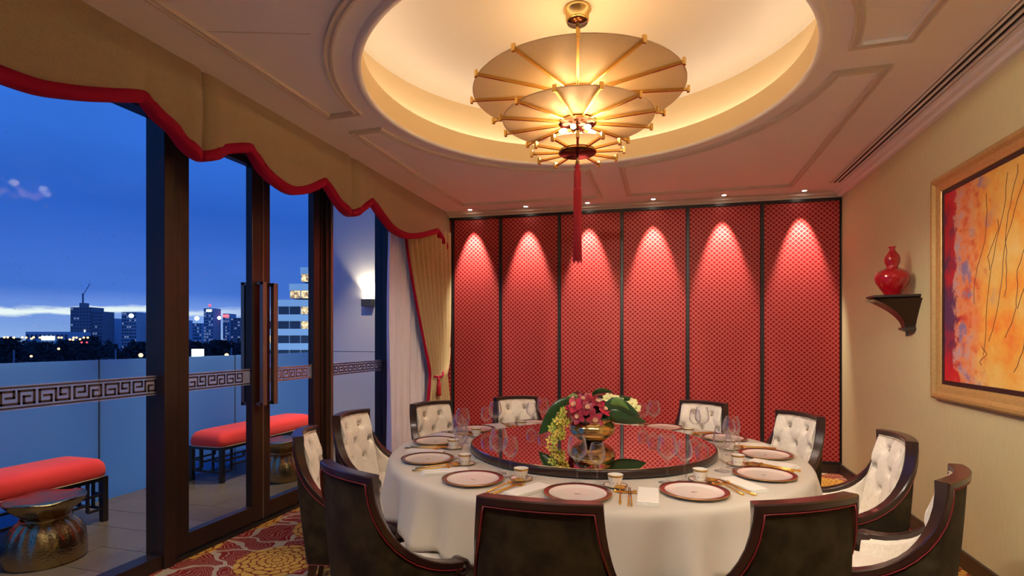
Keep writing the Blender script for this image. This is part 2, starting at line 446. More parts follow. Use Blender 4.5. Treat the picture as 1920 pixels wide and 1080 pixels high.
fl = MB(); fl.add([(XL-.05, YF, 0), (XR, YF, 0), (XR, yback(XR), 0), (XL-.05, yback(XL), 0), (XL-.05, YF, -.1), (XR, YF, -.1), (XR, yback(XR), -.1), (XL-.05, yback(XL), -.1)],
    [(0, 1, 2, 3), (7, 6, 5, 4), (0, 4, 5, 1), (1, 5, 6, 2), (2, 6, 7, 3), (3, 7, 4, 0)])
struct(fl.build('floor', 'carpet'))
struct(MB().box((XR, YF, 0), (XR+.15, yback(XR)+.1, ZC)).build('wall_right', 'wall_paper'))
struct(MB().box((XL-.2, YF-.15, 0), (XR+.15, YF, ZC)).build('wall_front', 'wall_paper'))
# back wall in its own frame: x along the wall from the right corner towards the left (negative)
wb = empty('wall_back', (XR, yback(XR), 0), WANG); struct(wb)
LW = 4.8
MB().box((-LW, 0, 0), (.0, .12, ZC)).build('wall_core', 'black_frame', wb)
edges = [-4.271, -3.669, -2.962, -2.246, -1.532, -.768, 0.0]
for i in range(6):
    a, b = edges[i], edges[i+1]
    MB().box((a+.02, -.018, .125), (b-.02, .0, 2.855)).build('wall_panel', 'red_lattice', wb)
for k, e in enumerate(edges):
    wd = .017 if 0 < k < 6 else .012
    MB().box((e-wd, -.035, .10), (min(e+wd, 0), .0, 2.875)).build('panel_divider', 'black_frame', wb, bevel=.003)
MB().box((-LW, -.034, .10), (0, .0, .125)).build('bottom_rail', 'black_frame', wb)
MB().box((-LW, -.034, 2.855), (0, .0, 2.885)).build('top_rail', 'black_frame', wb)
MB().box((-LW, -.03, 2.125-2.0), (-4.29, -.0, 2.86)).build('wall_panel', 'red_lattice', wb)
bb = MB().box((-LW, -.022, 0), (0, -.0, .10)).build('baseboard_back', 'baseboard_wood', None, (XR, yback(XR), 0), WANG, bevel=.004); struct(bb)
struct(MB().box((XR-.022, YF, 0), (XR, yback(XR)-.03, .105)).build('baseboard_right', 'baseboard_wood', bevel=.004))

# ceiling with the round coffer
CX, CY = -.53, 3.32
R1, R2, ZL, ZT = 1.305, 1.50, 3.09, 3.46
def ray_rect(a):
    x0, x1, y0 = XL-.2-CX, XR+.1-CX, YF-.1-CY
    dxx, dyy = cos(a), sin(a); best = 1e9
    if dxx > 1e-9: best = min(best, x1/dxx)
    if dxx < -1e-9: best = min(best, x0/dxx)
    if dyy < -1e-9: best = min(best, y0/dyy)
    if dyy > 1e-9: best = min(best, 3.2/dyy)
    return best
NA = 144
angs = [2*PI*i/NA for i in range(NA)]
for cx_, cy_ in ((XL-.2-CX, 3.2), (XR+.1-CX, 3.2), (XL-.2-CX, YF-.1-CY), (XR+.1-CX, YF-.1-CY)): angs.append(math.atan2(cy_, cx_) % (2*PI))
angs.sort(); n = len(angs)
mb = MB()
mb.grid([[(CX+R1*cos(a), CY+R1*sin(a), ZC) for a in angs], [(CX+ray_rect(a)*cos(a), CY+ray_rect(a)*sin(a), ZC) for a in angs]], smooth=False, cu=True)
ce = mb.build('ceiling', 'ceiling_paint'); struct(ce)
def ringm(prof, name, mt, parent=None, n=144):
    return MB().lathe(prof, n, (CX, CY, 0), caps=False).build(name, mt, parent)
ringm([(R1, ZC), (R1, ZL-.012), (R1+.006, ZL), (R1+.03, ZL), (R1+.03, ZL-.05), (R2+.02, ZL-.05)], 'coffer_lip', 'coffer_wall', ce)
ringm([(R2+.02, ZL-.05), (R2, ZL-.05), (R2, ZT-.035)], 'coffer_wall', 'coffer_wall', ce)
ringm([(R2, ZT-.035), (R2-.014, ZT-.035), (R2-.018, ZT-.026), (R2-.035, ZT-.014), (R2-.08, ZT-.003), (R2-.12, ZT), (.001, ZT)], 'coffer_dome', 'coffer_paint', ce)
ringm([(R1+.145, ZL-.045), (R1+.150, ZL+.005), (R1+.172, ZL+.005), (R1+.178, ZL-.045)], 'cove_light_strip', 'cove_glow', ce)
# mouldings round the coffer and the four panels
def ringtrim(r0, r1, z0, name='coffer_moulding'):
    ringm([(r0, ZC), (r0, ZC-z0), (r1, ZC-z0), (r1, ZC)], name, 'ceiling_paint', ce)
ringm([(R1, ZC), (R1+.002, ZC-.016), (R1+.030, ZC-.020), (R1+.045, ZC-.008), (R1+.050, ZC)], 'coffer_moulding', 'ceiling_paint', ce)
GX = .125; RQ = 1.455
def quad(sx, sy):
    Xo = 1.75 if sx > 0 else -1.72
    def Yo(x): return (2.47+.0553*x) if sy > 0 else -2.45
    pts = [(sx*GX, sy*math.sqrt(RQ**2-GX**2)), (sx*GX, Yo(sx*GX)), (Xo, Yo(Xo)), (Xo, sy*GX), (sx*math.sqrt(RQ**2-GX**2), sy*GX)]
    a0 = math.atan2(sy*GX, sx*math.sqrt(RQ**2-GX**2)); a1 = math.atan2(sy*math.sqrt(RQ**2-GX**2), sx*GX)
    for k in range(1, 24):
        a = a0+(a1-a0)*k/24; pts.append((RQ*cos(a), RQ*sin(a)))
    if sx*sy < 0: pts = pts[::-1]
    pts = [Vector((p[0]+CX, p[1]+CY)) for p in pts]; m_ = len(pts)
    # closed sweep with mitres; the inside is on the right hand for this winding
    prof = [(0, 0), (.002, .020), (.014, .020), (.020, .012), (.030, .012), (.036, .020), (.046, .020), (.048, 0)]
    rows = []
    for i, p in enumerate(pts):
        a = pts[i-1]; b = pts[(i+1) % m_]
        t0 = (p-a).normalized(); t1 = (b-p).normalized()
        n0 = Vector((t0.y, -t0.x)); n1 = Vector((t1.y, -t1.x)); nn = (n0+n1); nn = nn/(1+n0.dot(n1))
        rows.append([(p.x+nn.x*o, p.y+nn.y*o, ZC-h) for o, h in prof])
    rows.append(rows[0])
    return rows
for sx in (1, -1):
    for sy in (1, -1):
        MB().grid(quad(sx, sy), smooth=False).build('panel_moulding', 'ceiling_moulding', ce, weld=True)
# cornices
def sweep_line(a, b, prof, nx, ny):
    rows = [[(p[0]+nx*o, p[1]+ny*o, ZC-h) for o, h in prof] for p in (a, b)]
    return MB().grid(rows, smooth=False)
cp = [(.105, 0), (.105, .010), (.085, .016), (.075, .030), (.045, .036), (.030, .052), (.0, .056), (0, 0)]
struct(sweep_line((XR, YF), (XR, yback(XR)), cp, -1, 0).build('trim_1', 'ceiling_paint'))
struct(sweep_line((XR, yback(XR)), (-2.6, yback(-2.6)), cp, sin(WANG), -cos(WANG)).build('trim_2', 'ceiling_moulding'))
# slot diffuser
dv = empty('ceiling_air_diffuser', (1.60, 2.7, ZC)); tag(dv, 'long linear air diffuser with black slots in the ceiling along the beige wall', 'vent')
Y0, Y1 = -3.4, 3.20
MB().box((-.075, Y0, -.008), (-.062, Y1, 0)).box((.062, Y0, -.008), (.075, Y1, 0)).box((-.075, Y0, -.008), (.075, Y0+.01, 0)).box((-.075, Y1-.01, -.008), (.075, Y1, 0)).build('frame', 'ceiling_paint', dv)
MB().box((-.062, Y0, -.0015), (.062, Y1, -.0005)).build('backing', 'slot_black', dv)
for k in range(3):
    x0 = -.026+.040*k-.02
    MB().box((x0-.006, Y0+.01, -.010), (x0+.010, Y1-.01, -.002)).build('vane', 'ceiling_paint', dv)
# plasterboard seam visible near the window side
struct(MB().bar((-2.25, 2.12, ZC-.001), (-1.72, 2.30, ZC-.001), .004, .002).build('trim_3', 'ceiling_moulding'))

# downlights
def downlight(loc, label, grp, energy, col, d, spot, blend=.5, emit=True):
    t = empty('recessed_downlight', loc); tag(t, label, 'light', grp)
    MB().lathe([(.034, .0), (.034, -.004), (.024, -.004), (.022, .0)], 20, caps=False).build('trim_ring', 'white_ring', t)
    MB().lathe([(.0221, -.0012), (.0001, -.0012)], 20, caps=False).build('lens', 'downlight_glow', t)
    l = light('lamp', 'SPOT', (0, 0, -.012), energy, col, t, size=.02, spot=spot, blend=blend); aim(l, d); return t
names = ['leftmost, above the red panel beside the gold curtain', 'second from the left, above the second red panel', 'above the third red panel, right of the hanging tassel', 'above the fourth red panel', 'above the fifth red panel', 'rightmost, above the last red panel by the air slots']
for (x, y), nm in zip([(-2.231, 5.93), (-1.557, 5.96), (-.851, 6.00), (-.135, 6.035), (.592, 6.08), (1.371, 6.125)], names):
    downlight((x, y, ZC), 'small recessed ceiling downlight '+nm, 'downlights along the red panel wall', 170, (1, .88, .70), (-.0, .17, -1), math.radians(42), .6)
k = 0
for x, y in [(1.25, .35), (-2.3, .35), (-.5, .35), (1.48, 3.32), (-2.4, 3.32), (1.40, 5.2), (-2.4,5.2)]:
    pass
for nm, x, y, dd, en in [('near the left windows', -2.30, .60, (.35, .45, -1), 55), ('over the camera', -.53, .55, (0, .60, -1), 55), ('near the painting', 1.40, .60, (-.25, .5, -1), 60), ('aimed along the beige wall', .35, .55, (.42, 1.0, -.42), 170)]:  # unseen lamps added as fill, above and behind the camera
    downlight((x, y, ZC), 'added unseen fill downlight behind the frame, '+nm, 'added fill downlights out of frame', en, (1, .87, .72), dd, math.radians(100), .9)
# two more light the picture and the vase niche wall
for nm, x, y, dd, en in [('aimed at the painting', .95, 2.55, (.55, .35, -1), 40), ('aimed at the red gourd vase', 1.05, 4.15, (.45, .18, -1), 22)]:
    pass

# ------------------------------------------------------------------ glass front
def pane(x, y0, y1, z0, z1, parent, name='glass_pane'):
    return MB().box((x-.005, y0, z0), (x+.005, y1, z1)).build(name, 'window_glass', parent)
KEY = [(.15, .5), (.38, .5), (.38, 0), (0, 0), (0, 1), (.53, 1), (.53, 0), (1, 0), (1, 1), (.68, 1), (.68, .45), (.86, .45)]
def fret(y0, y1, parent, mt, x=XL+.006):
    # a Greek key band on the glass; the motif alternates upside down
    MB().box((x, y0, 1.062), (x+.0012, y1, 1.182)).build('frosted_band', 'frost_band', parent)
    x = x+.0014
    MB().box((x, y0, 1.167), (x+.001, y1, 1.175)).build('band_line', mt, parent)
    MB().box((x, y0, 1.069), (x+.001, y1, 1.077)).build('band_line', mt, parent)
    P = .162; wv = .138; h = .060; zb = 1.092; y = y0+.012; k = 0; t_ = .0112
    while y+wv < y1+.02:
        mb = MB()
        pp = [(y+a*wv, zb+(b if k % 2 == 0 else 1-b)*h) for a, b in KEY]
        for (ya, za), (yb, zb2) in zip(pp, pp[1:]):
            if ya > y1 or yb > y1: continue
            a0, a1 = min(ya, yb)-t_/2, max(ya, yb)+t_/2; b0, b1 = min(za, zb2)-t_/2, max(za, zb2)+t_/2
            mb.box((x, a0, b0), (x+.001, min(a1, y1), b1))
        mb.build('key_motif', mt, parent); y += P; k += 1
ZH = 2.76
w1 = empty('window_1', (0, 0, 0)); struct(w1)
pane(XL, YF, 2.53, .10, ZC, w1); fret(-.06, 2.525, w1, 'fret_brown')
MB().box((XL-.06, YF, 0), (XL+.05, 2.53, .085)).build('bottom_frame', 'bronze_frame', w1, bevel=.004)
MB().box((XL-.06, YF, ZH), (XL+.05, 2.53, ZH+.08)).build('top_frame', 'bronze_frame', w1)
# rain drops on the pane
rd = MB(); rr = random.Random(3)
for i in range(230):
    y = rr.uniform(1.45, 2.5); z = 1.45+abs(rr.gauss(0, .33))
    if z > 2.5: continue
    rd.sphere((XL-.006, y, z), rr.choice((.0009, .0012, .0018)), 5, 3)
o = rd.build('rain_drops', 'rain_drop', w1); o['kind'] = 'stuff'
# mullion between window and doors
mu = empty('trim_4', (0, 0, 0)); struct(mu)
MB().box((XL-.08, 2.53, 0), (XL+.07, 2.60, ZC)).build('mullion_post', 'bronze_frame', mu, bevel=.004)
MB().box((XL-.05, 2.60, 0), (XL+.035, 2.66, ZC)).build('door_jamb', 'bronze_frame', mu, bevel=.003)
def door(nm, y0, y1, inner, fretmat):
    dd = empty(nm, (0, 0, 0)); struct(dd); sl, sr = (.075, .105) if inner > 0 else (.075, .085)
    xa, xb = XL-.03, XL+.03
    MB().box((xa, y0, .03), (xb, y0+sl, ZH)).build('stile', 'bronze_frame', dd, bevel=.003)
    MB().box((xa, y1-sr, .03), (xb, y1, ZH)).build('stile', 'bronze_frame', dd, bevel=.003)
    MB().box((xa, y0+sl, .03), (xb, y1-sr, .15)).build('bottom_rail', 'bronze_frame', dd, bevel=.003)
    MB().box((xa, y0+sl, ZH-.06), (xb, y1-sr, ZH)).build('top_rail', 'bronze_frame', dd, bevel=.003)
    pane(XL, y0+sl, y1-sr, .15, ZH-.06, dd); fret(y0+sl, y1-sr, dd, fretmat)
    yh = (y1-.055) if inner > 0 else (y0+.055)
    for sgn, nm2 in ((1, 'inner handle'), (-1, 'outer handle')):
        h = MB(); x0 = XL+sgn*.03; x1 = XL+sgn*.10
        h.box((min(x1, x1-sgn*.03), yh-.022, .905), (max(x1, x1-sgn*.03), yh+.022, 1.835))
        for z in (.905, 1.813): h.box((min(x0, x1), yh-.022, z), (max(x0, x1), yh+.022, z+.022))
        h.build('door_handle', 'handle_bronze', dd, bevel=.002)
    return dd
struct(MB().box((XL+.03, 3.392, .03), (XL+.034, 3.403, ZH)).build('door_gap_highlight', 'handle_bronze'))  # pale bronze strip stands in for the highlight down the door gap
door('door_1', 2.665, 3.395, 1, 'fret_brown'); door('door_2', 3.40, 4.10, -1, 'fret_brown_lit')
mu = empty('trim_5', (0, 0, 0)); struct(mu)
MB().box((XL-.05, 4.105, 0), (XL+.035, 4.15, ZC)).build('door_jamb', 'bronze_frame', mu)
MB().box((XL-.08, 4.15, 0), (XL+.06, 4.245, ZC)).build('mullion_post', 'bronze_frame', mu, bevel=.004)
MB().box((XL+.06, 4.20, 0), (XL+.075, 4.235, ZC)).build('cover_strip', 'handle_bronze', mu, bevel=.002)
struct(MB().box((XL-.06, 2.60, ZH+.005), (XL+.05, 4.15, ZC)).build('trim_6', 'bronze_frame'))
struct(MB().box((XL-.05, 2.60, 0), (XL+.055, 4.15, .025)).build('trim_7', 'black_frame'))
w2 = empty('window_2', (0, 0, 0)); struct(w2)
pane(XL, 4.245, 5.22, .08, ZC, w2); fret(4.25, 5.22, w2, 'fret_brown')
MB().box((XL-.06, 4.245, 0), (XL+.05, 5.22, .08)).build('bottom_frame', 'bronze_frame', w2)
MB().box((XL-.08, 5.22, 0), (XL+.06, 5.36, ZC)).build('mullion_post', 'stile_black', w2)
pane(XL, 5.36, 6.00, .08, ZC, w2)
MB().box((XL-.06, 5.36, 0), (XL+.05, 6.02, .08)).build('bottom_frame', 'bronze_frame', w2)
MB().box((XL-.06, YF, 0), (XL+.03, YF+.06, ZC)).build('end_post', 'bronze_frame', w1)

# valance ---------------------------------------------------------------
VP = [(-.95, 2.45), (-.75, 2.44), (-.55, 2.50), (-.35, 2.612), (-.20, 2.52), (-.02, 2.43), (.15, 2.52), (.35, 2.612), (.55, 2.52), (.75, 2.45), (.98, 2.43), (1.2, 2.425), (1.475, 2.435), (1.617, 2.445), (1.732, 2.475), (1.872, 2.523), (2.091, 2.612), (2.159, 2.56), (2.253, 2.52), (2.336, 2.454), (2.443, 2.426), (2.537, 2.46), (2.616, 2.518), (2.765, 2.581), (2.819, 2.602), (2.913, 2.512), (3.053, 2.456), (3.216, 2.437), (3.393, 2.491), (3.601, 2.608), (3.8, 2.477), (3.954, 2.441), (4.093, 2.5), (4.296, 2.628), (4.486, 2.529), (4.691, 2.453), (4.972, 2.442), (5.283, 2.505), (5.734, 2.643), (5.889, 2.558), (6.055, 2.471)]
PLEATS = [-.02, 2.45, 3.955]
def zval(y):
    for i, ((a, za), (b, zb)) in enumerate(zip(VP, VP[1:])):
        if a <= y <= b:
            q = (y-a)/(b-a)
            def slope(k):       # tangent at a traced point, one-sided at the cusps
                if k <= 0 or k >= len(VP)-1: return None
                return (VP[k+1][1]-VP[k-1][1])/(VP[k+1][0]-VP[k-1][0])
            s_ = (zb-za)/(b-a)
            m0 = s_ if any(abs(a-c_) < 1e-6 for c_ in CUSP) or slope(i) is None else slope(i)
            m1 = s_ if any(abs(b-c_) < 1e-6 for c_ in CUSP) or slope(i+1) is None else slope(i+1)
            h = b-a; q2, q3 = q*q, q*q*q
            return (2*q3-3*q2+1)*za+(q3-2*q2+q)*h*m0+(-2*q3+3*q2)*zb+(q3-q2)*h*m1
    return VP[-1][1]
CUSP = [-.35, .35, 2.091, 2.819, 3.601, 4.296, 5.734]
def puff(y, v):      # padded face: dips at the pleats
    dp = min(abs(y-p) for p in PLEATS)
    dc = min(abs(y-c_) for c_ in CUSP)
    return -.024*math.exp(-dp/.014)+.012*sin(v*PI)+(.020*math.exp(-((dp-.09)/.06)**2))*(1-v*.6)-.010*math.exp(-(dc/.035)**2)*(1-v)**2
va = empty('curtain_valance', (XV, 2.5, 2.43)); tag(va, 'scalloped gold fabric pelmet with red border above the glass doors', 'valance')
ys = sorted(set([round(-.95+.02*i, 3) for i in range(351)]+[p[0] for p in VP]+[p+d_ for p in PLEATS for d_ in (-.012, -.006, 0, .006, .012)])); ys = [y for y in ys if y <= 6.055]
# sharp scallop edge from smooth sampling of the traced edge
rows = []
for y in ys:
    zb = zval(y)+.046
    rows.append([(puff(y, 1-j/10), y-2.5, (ZC-(ZC-zb)*j/10)-2.43) for j in range(11)])
MB().grid(rows).build('padded_face', 'gold_fabric', va)
MB().grid([[(-.045, y-2.5, ZC-2.43), (-.045, y-2.5, zval(y)-2.43)] for y in ys]).build('lining', 'gold_fabric', va)
# border following the edge with even width
ed = [Vector((y, zval(y))) for y in ys]
inn = []
for i, p in enumerate(ed):
    a = ed[max(0, i-2)]; b = ed[min(len(ed)-1, i+2)]; tn = (b-a).normalized(); nn = Vector((-tn.y, tn.x)); inn.append(p+nn*.058)
rows = [[(-.05, p.x-2.5, p.y-2.43), (puff(p.x, 0)+.006, p.x-2.5, p.y-2.43-.001), (puff(p.x, 0)+.012, (p.x+q.x)/2-2.5, (p.y+q.y)/2-2.43), (puff(p.x, 0)+.008, q.x-2.5, q.y-2.43), (puff(p.x, 0)-.004, q.x-2.5, q.y-2.43+.002)] for p, q in zip(ed, inn)]
MB().grid(rows).build('red_border', 'red_trim', va)
# sheer
sh = []
for i in range(241):
    y = 4.98+i*(6.03-4.98)/240
    w0 = .040*sin(y*52+.8*sin(y*17))+.016*sin(y*121+1)+.010*sin(y*33)
    sh.append([(-2.80+w0*(.45+.55*j/8)+.008*sin(j+y*9), y, 2.93-2.91*j/8) for j in range(9)])
o = MB().grid(sh).build('sheer_curtain', 'sheer_fabric'); tag(o, 'white sheer curtain hanging in fine folds beside the gold drape', 'curtain')
# gold drape tied back to the wall
dr = empty('gold_drape', (-2.64, 5.75, 0)); tag(dr, 'gold fabric drape with red leading edge tied back at the corner', 'curtain')
def lead(z):    # leading edge in y as the drape falls
    if z > .98:
        s_ = (2.6-z)/(2.6-.98); s_ = max(0, s_); return 5.22+.58*(s_**1.15)
    s_ = (.98-z)/.98; return 5.80-.12*math.sin(min(1, s_*1.4)*PI/2)
def trail(z):
    if z > .98: s_ = max(0, (2.6-z)/1.62); return 6.085-.13*(s_**6)
    return 5.955+.07*math.sin(min(1, (.98-z)/.5)*PI/2)
rows = []; NF = 9; zs = [2.70-2.68*j/70 for j in range(71)]
for i in range(161):
    u = i/160; r_ = []
    for z in zs:
        y0, y1 = lead(z), trail(z); wd = y1-y0
        amp = .020+.014*(wd/.85) if z > .98 else .018+.012*min(1, (.98-z)/.5)
        amp *= .6 if abs(z-.98) < .06 else 1
        r_.append((-2.70+.165*u+amp*sin(u*NF*2*PI+.6*sin(z*2))+2.64, y0+wd*u-5.75, z))
    rows.append(r_)
MB().grid(rows).build('drape_cloth', 'drape_fabric', dr, solid=.003)
rows = [[(rows[0][j][0]+.012+dx_, lead(z)-5.75+dy_, z) for dx_, dy_ in ((-.01, -.028), (.006, -.026), (.010, 0), (.006, .026))] for j, z in enumerate(zs)]
MB().grid(rows).build('red_border', 'red_trim', dr)
tb = [(.01+.07*sin(PI*k/16), 5.78-5.75+.20*k/16, .97+.12*(k/16)**1.6-.035*sin(PI*k/16)) for k in range(17)]
MB().tube(tb, .013, 8).build('tieback_cord', 'red_trim', dr)
MB().lathe([(.006, .12), (.016, .10), (.02, .08), (.013, .065), (.024, .05), (.030, -.10), (.0, -.10)], 14, (.065, 5.80-5.75, .84)).build('tassel', 'tassel_red', dr)

# ------------------------------------------------------------------ table
TX, TY = -.44, 3.22
RT = 1.165
tb_ = empty('round_table', (TX, TY, 0)); tag(tb_, 'large round dining table hidden under a white cloth', 'table')
MB().lathe([(.001, .738), (RT-.01, .738), (RT, .734), (RT, .708), (.001, .708)], 64).build('tabletop', 'dark_wood', tb_)
MB().lathe([(.42, 0), (.42, .05), (.36, .07), (.30, .35), (.34, .66), (.40, .708)], 32).build('pedestal', 'dark_wood', tb_)
rows = []; NC = 360; rr = random.Random(5)
ph = [rr.uniform(0, 6.28) for _ in range(6)]
prof = [(0.0, .7405), (.5, .7405), (1.0, .7405), (1.15, .7405), (1.168, .738), (1.180, .730), (1.187, .718), (1.19, .70), (1.193, .67), (1.197, .63), (1.203, .58), (1.21, .54), (1.216, .50), (1.218, .475)]
for r, z in prof:
    row = []
    for i in range(NC):
        a = 2*PI*i/NC; k = max(0, min(1, (.72-z)/.27))
        fold = .022*sin(a*22+1.3*sin(a*3+ph[0]))+.014*sin(a*37+ph[1])+.010*sin(a*11+ph[2])
        rr_ = r+k**.85*fold*1.25; zz_ = z-(.012*sin(a*8+ph[3])+.010*sin(a*22+ph[4]))*k if z < .6 else z
        row.append((rr_*cos(a), rr_*sin(a), zz_))
    rows.append(row)
o = MB().grid(rows, cu=True).build('tablecloth', 'tablecloth_linen', None, (TX, TY, 0), solid=.002); tag(o, 'white tablecloth draped in folds over the round table', 'tablecloth')
# turntable
tt = empty('turntable', (TX, TY, .742)); tag(tt, 'large round mirror-glass turntable with dark rim on the tablecloth', 'turntable')
MB().lathe([(.25, 0), (.25, .018), (.001, .018)], 40).build('base', 'dark_wood', tt)
MB().lathe([(.001, .004), (.712, .004), (.718, .008), (.720, .016), (.720, .038), (.716, .045), (.708, .046)], 96).build('rim', 'chair_wood', tt)
MB().lathe([(.708, .046), (.706, .0475), (.001, .0475)], 96, smooth=False).build('mirror_top', 'mirror_glass', tt)

# ------------------------------------------------------------------ chair
def chair():
    root = empty('dining_chair')
    rim = []; dirs = []; info = []
    NT_ = 8; NS = 12
    half = []
    for i in range(NT_+1):
        x = .20*i/NT_; q = i/NT_
        th = math.radians(24)*q
        half.append(((x, -.325+.040*q*q, .905-.006*q*q), (-sin(th), cos(th)), ('t', q)))
    for i in range(1, NS+1):
        q = i/NS; a = q*PI/2
        th = math.radians(24+58*min(1, q/.55))
        half.append(((.20+.095*(q**1.6), -.285+.34*(1-cos(a)), .899-.375*sin(a)), (-sin(th), cos(th)), ('s', q)))
    L = [((-p[0], p[1], p[2]), (-d_[0], d_[1]), f) for p, d_, f in half[:0:-1]]
    full = L+half; n = len(full)
    P = [Vector(f[0]) for f in full]; D = [Vector((f[1][0], f[1][1], 0)) for f in full]
    Wv = []
    for i in range(n):
        def wd(T, d_): return -(T.cross(d_)).normalized()
        ts = []
        if i > 0: ts.append((P[i]-P[i-1]).normalized())
        if i < n-1: ts.append((P[i+1]-P[i]).normalized())
        ws = [wd(T, D[i]) for T in ts]
        if len(ws) == 2: wv = (ws[0]+ws[1])/(1+ws[0].dot(ws[1]))
        else: wv = ws[0]
        Wv.append(wv)
    # frame
    rows = []
    for p, d_, wv in zip(P, D, Wv):
        sec = [(-.012, .004), (-.007, 0), (.036, 0), (.041, .005), (.041, .024), (.036, .029), (-.007, .029), (-.012, .024)]
        rows.append([p+d_*a+wv*b for a, b in sec])
    fb = MB().grid(rows, cu=True, smooth=False)
    for rw, fl_ in ((rows[0], 1), (rows[-1], 0)):
        fb.add(rw, [tuple(range(8))] if fl_ else [tuple(range(7, -1, -1))])
    for sx in (-1, 1):          # front stiles under the arms
        fb.bar((sx*.268, .045, .49), (sx*.262, .045, .25), .052, .04, up=(0, 1, 0))
    fb.build('frame', 'chair_wood', root, weld=True, auto=True)
    # bottom line of the shell
    B = []
    for p, dd_, f in full:
        sg = 1 if p[0] >= 0 else -1
        if f[0] == 't': B.append(Vector((p[0]*1.12, -.265+.045*f[1]**2, .245)))
        else: B.append(Vector((sg*(.224+.056*f[1]**.8), -.22+.265*f[1]**1.0, .245)))
    NV = 8
    outer = [[(P[i]+Wv[i]*.022).lerp(B[i], j/NV)+(-D[i])*(.008*sin(PI*j/NV)) for j in range(NV+1)] for i in range(n)]
    MB().grid(outer, flip=True).build('outer_shell', 'brown_velvet', root, weld=True)
    pip = [P[i]+Wv[i]*.031-D[i]*.008 for i in range(n)]
    MB().tube(pip, .0024, 6).build('piping', 'red_piping', root)
    bp = [B[i]-D[i]*.001 for i in range(n)]; MB().tube(bp, .0024, 6).build('piping', 'red_piping', root)
    # inner tufted upholstery
    BT = [(-.075, .80), (.075, .80), (-.145, .69), (0, .69), (.145, .69), (-.075, .585), (.075, .585)]
    # resample the rim finer
    def rs(seq, k):
        out = []
        for a, b in zip(seq, seq[1:]):
            for j in range(k): out.append(a.lerp(b, j/k))
        out.append(seq[-1]); return out
    K = 4; P2, D2, W2, B2 = rs(P, K), rs(D, K), rs(Wv, K), rs(B, K)
    rows = []; NV = 40
    def inner_pt(p, d_, wv, b):
        a = p+wv*.020+d_*.036; bb_ = Vector((b.x*.88, b.y+.050*(1 if abs(b.x) < .2 else .4), .43)); return a, bb_
    for p, d_, wv, b in zip(P2, D2, W2, B2):
        a, bb_ = inner_pt(p, d_, wv, b); r_ = []
        for j in range(NV+1):
            v = j/NV; q = a.lerp(bb_, v); puf = .022*min(1, 4*v)*1.0
            for bx, bz in BT:
                rr2 = (q.x-bx)**2+(q.z-bz)**2
                if q.y < -.10: puf -= .040*math.exp(-rr2/.00040)+.008*math.exp(-rr2/.002)
            uu = q.x/.15+(q.z-.69)/.22; vv = q.x/.15-(q.z-.69)/.22
            if q.y < -.10 and .5 < q.z < .88: puf -= .006*(math.exp(-((uu-round(uu))/.10)**2)+math.exp(-((vv-round(vv))/.10)**2))
            r_.append(q+d_*puf)
        rows.append(r_)
    MB().grid(rows).build('tufted_back', 'cream_velvet', root, weld=True)
    for bx, bz in BT:
        v = (.88-bz)/.45; y = -.289+.040*(bx/.2)**2+.074*v-.010
        MB().sphere((bx, y, bz), .011, 8, 5, (1, .6, 1)).build('button', 'button_velvet', root)
    pip = [P[i]+Wv[i]*.030+D[i]*.042 for i in range(n)]
    MB().tube(pip, .003, 6).build('piping', 'cream_piping', root)
    # seat
    rows = []
    for j in range(9):
        v = j/8; a = v*PI; rows.append([])
    se = MB(); NX = 48; rings = []
    def ring(sc, z):
        r_ = []
        for k in range(NX):
            a = 2*PI*k/NX; e = .45
            cx = math.copysign(abs(cos(a))**e, cos(a)); cy = math.copysign(abs(sin(a))**e, sin(a))
            r_.append((cx*.228*sc, .035+cy*.245*sc, z))
        return r_
    for sc, z in ((.94, .335), (.99, .345), (1.01, .37), (1.01, .412), (.985, .432), (.93, .444), (.75, .452), (.4, .456), (.02, .457)): rings.append(ring(sc, z))
    se.grid(rings, cu=True); se.add(rings[-1], [tuple(range(NX))], True)
    se.build('seat', 'cream_velvet', root)
    MB().box((-.225, -.2, .245), (.225, .262, .337)).build('seat_rail', 'chair_wood', root, bevel=.006)
    for sx in (-1, 1):
        MB().lathe([(.0, -.031), (.030, -.031), (.036, -.026), (.036, .026), (.030, .031), (.022, .031), (.020, .027), (.011, .027), (.010, .034), (.0, .036)] if sx > 0 else
                   [(.0, -.036), (.010, -.034), (.011, -.027), (.020, -.027), (.022, -.031), (.030, -.031), (.036, -.026), (.036, .026), (.030, .031), (.0, .031)], 20, (sx*.270, .062, .492), 'x').build('arm_scroll', 'chair_wood', root)
        for yy, dy_ in ((.225, .0), (-.195, -.045)):
            x = sx*.195
            a, b = .021, .013
            vs = [(x+sx_*a, yy+sy_*a, .25) for sx_, sy_ in ((-1, -1), (1, -1), (1, 1), (-1, 1))]+[(x+sx*.008+sx_*b, yy+dy_+sy_*b, 0) for sx_, sy_ in ((-1, -1), (1, -1), (1, 1), (-1, 1))]
            MB().add(vs, [(0, 1, 2, 3), (7, 6, 5, 4), (0, 4, 5, 1), (1, 5, 6, 2), (2, 6, 7, 3), (3, 7, 4, 0)]).build('leg', 'chair_wood', root)
    return root
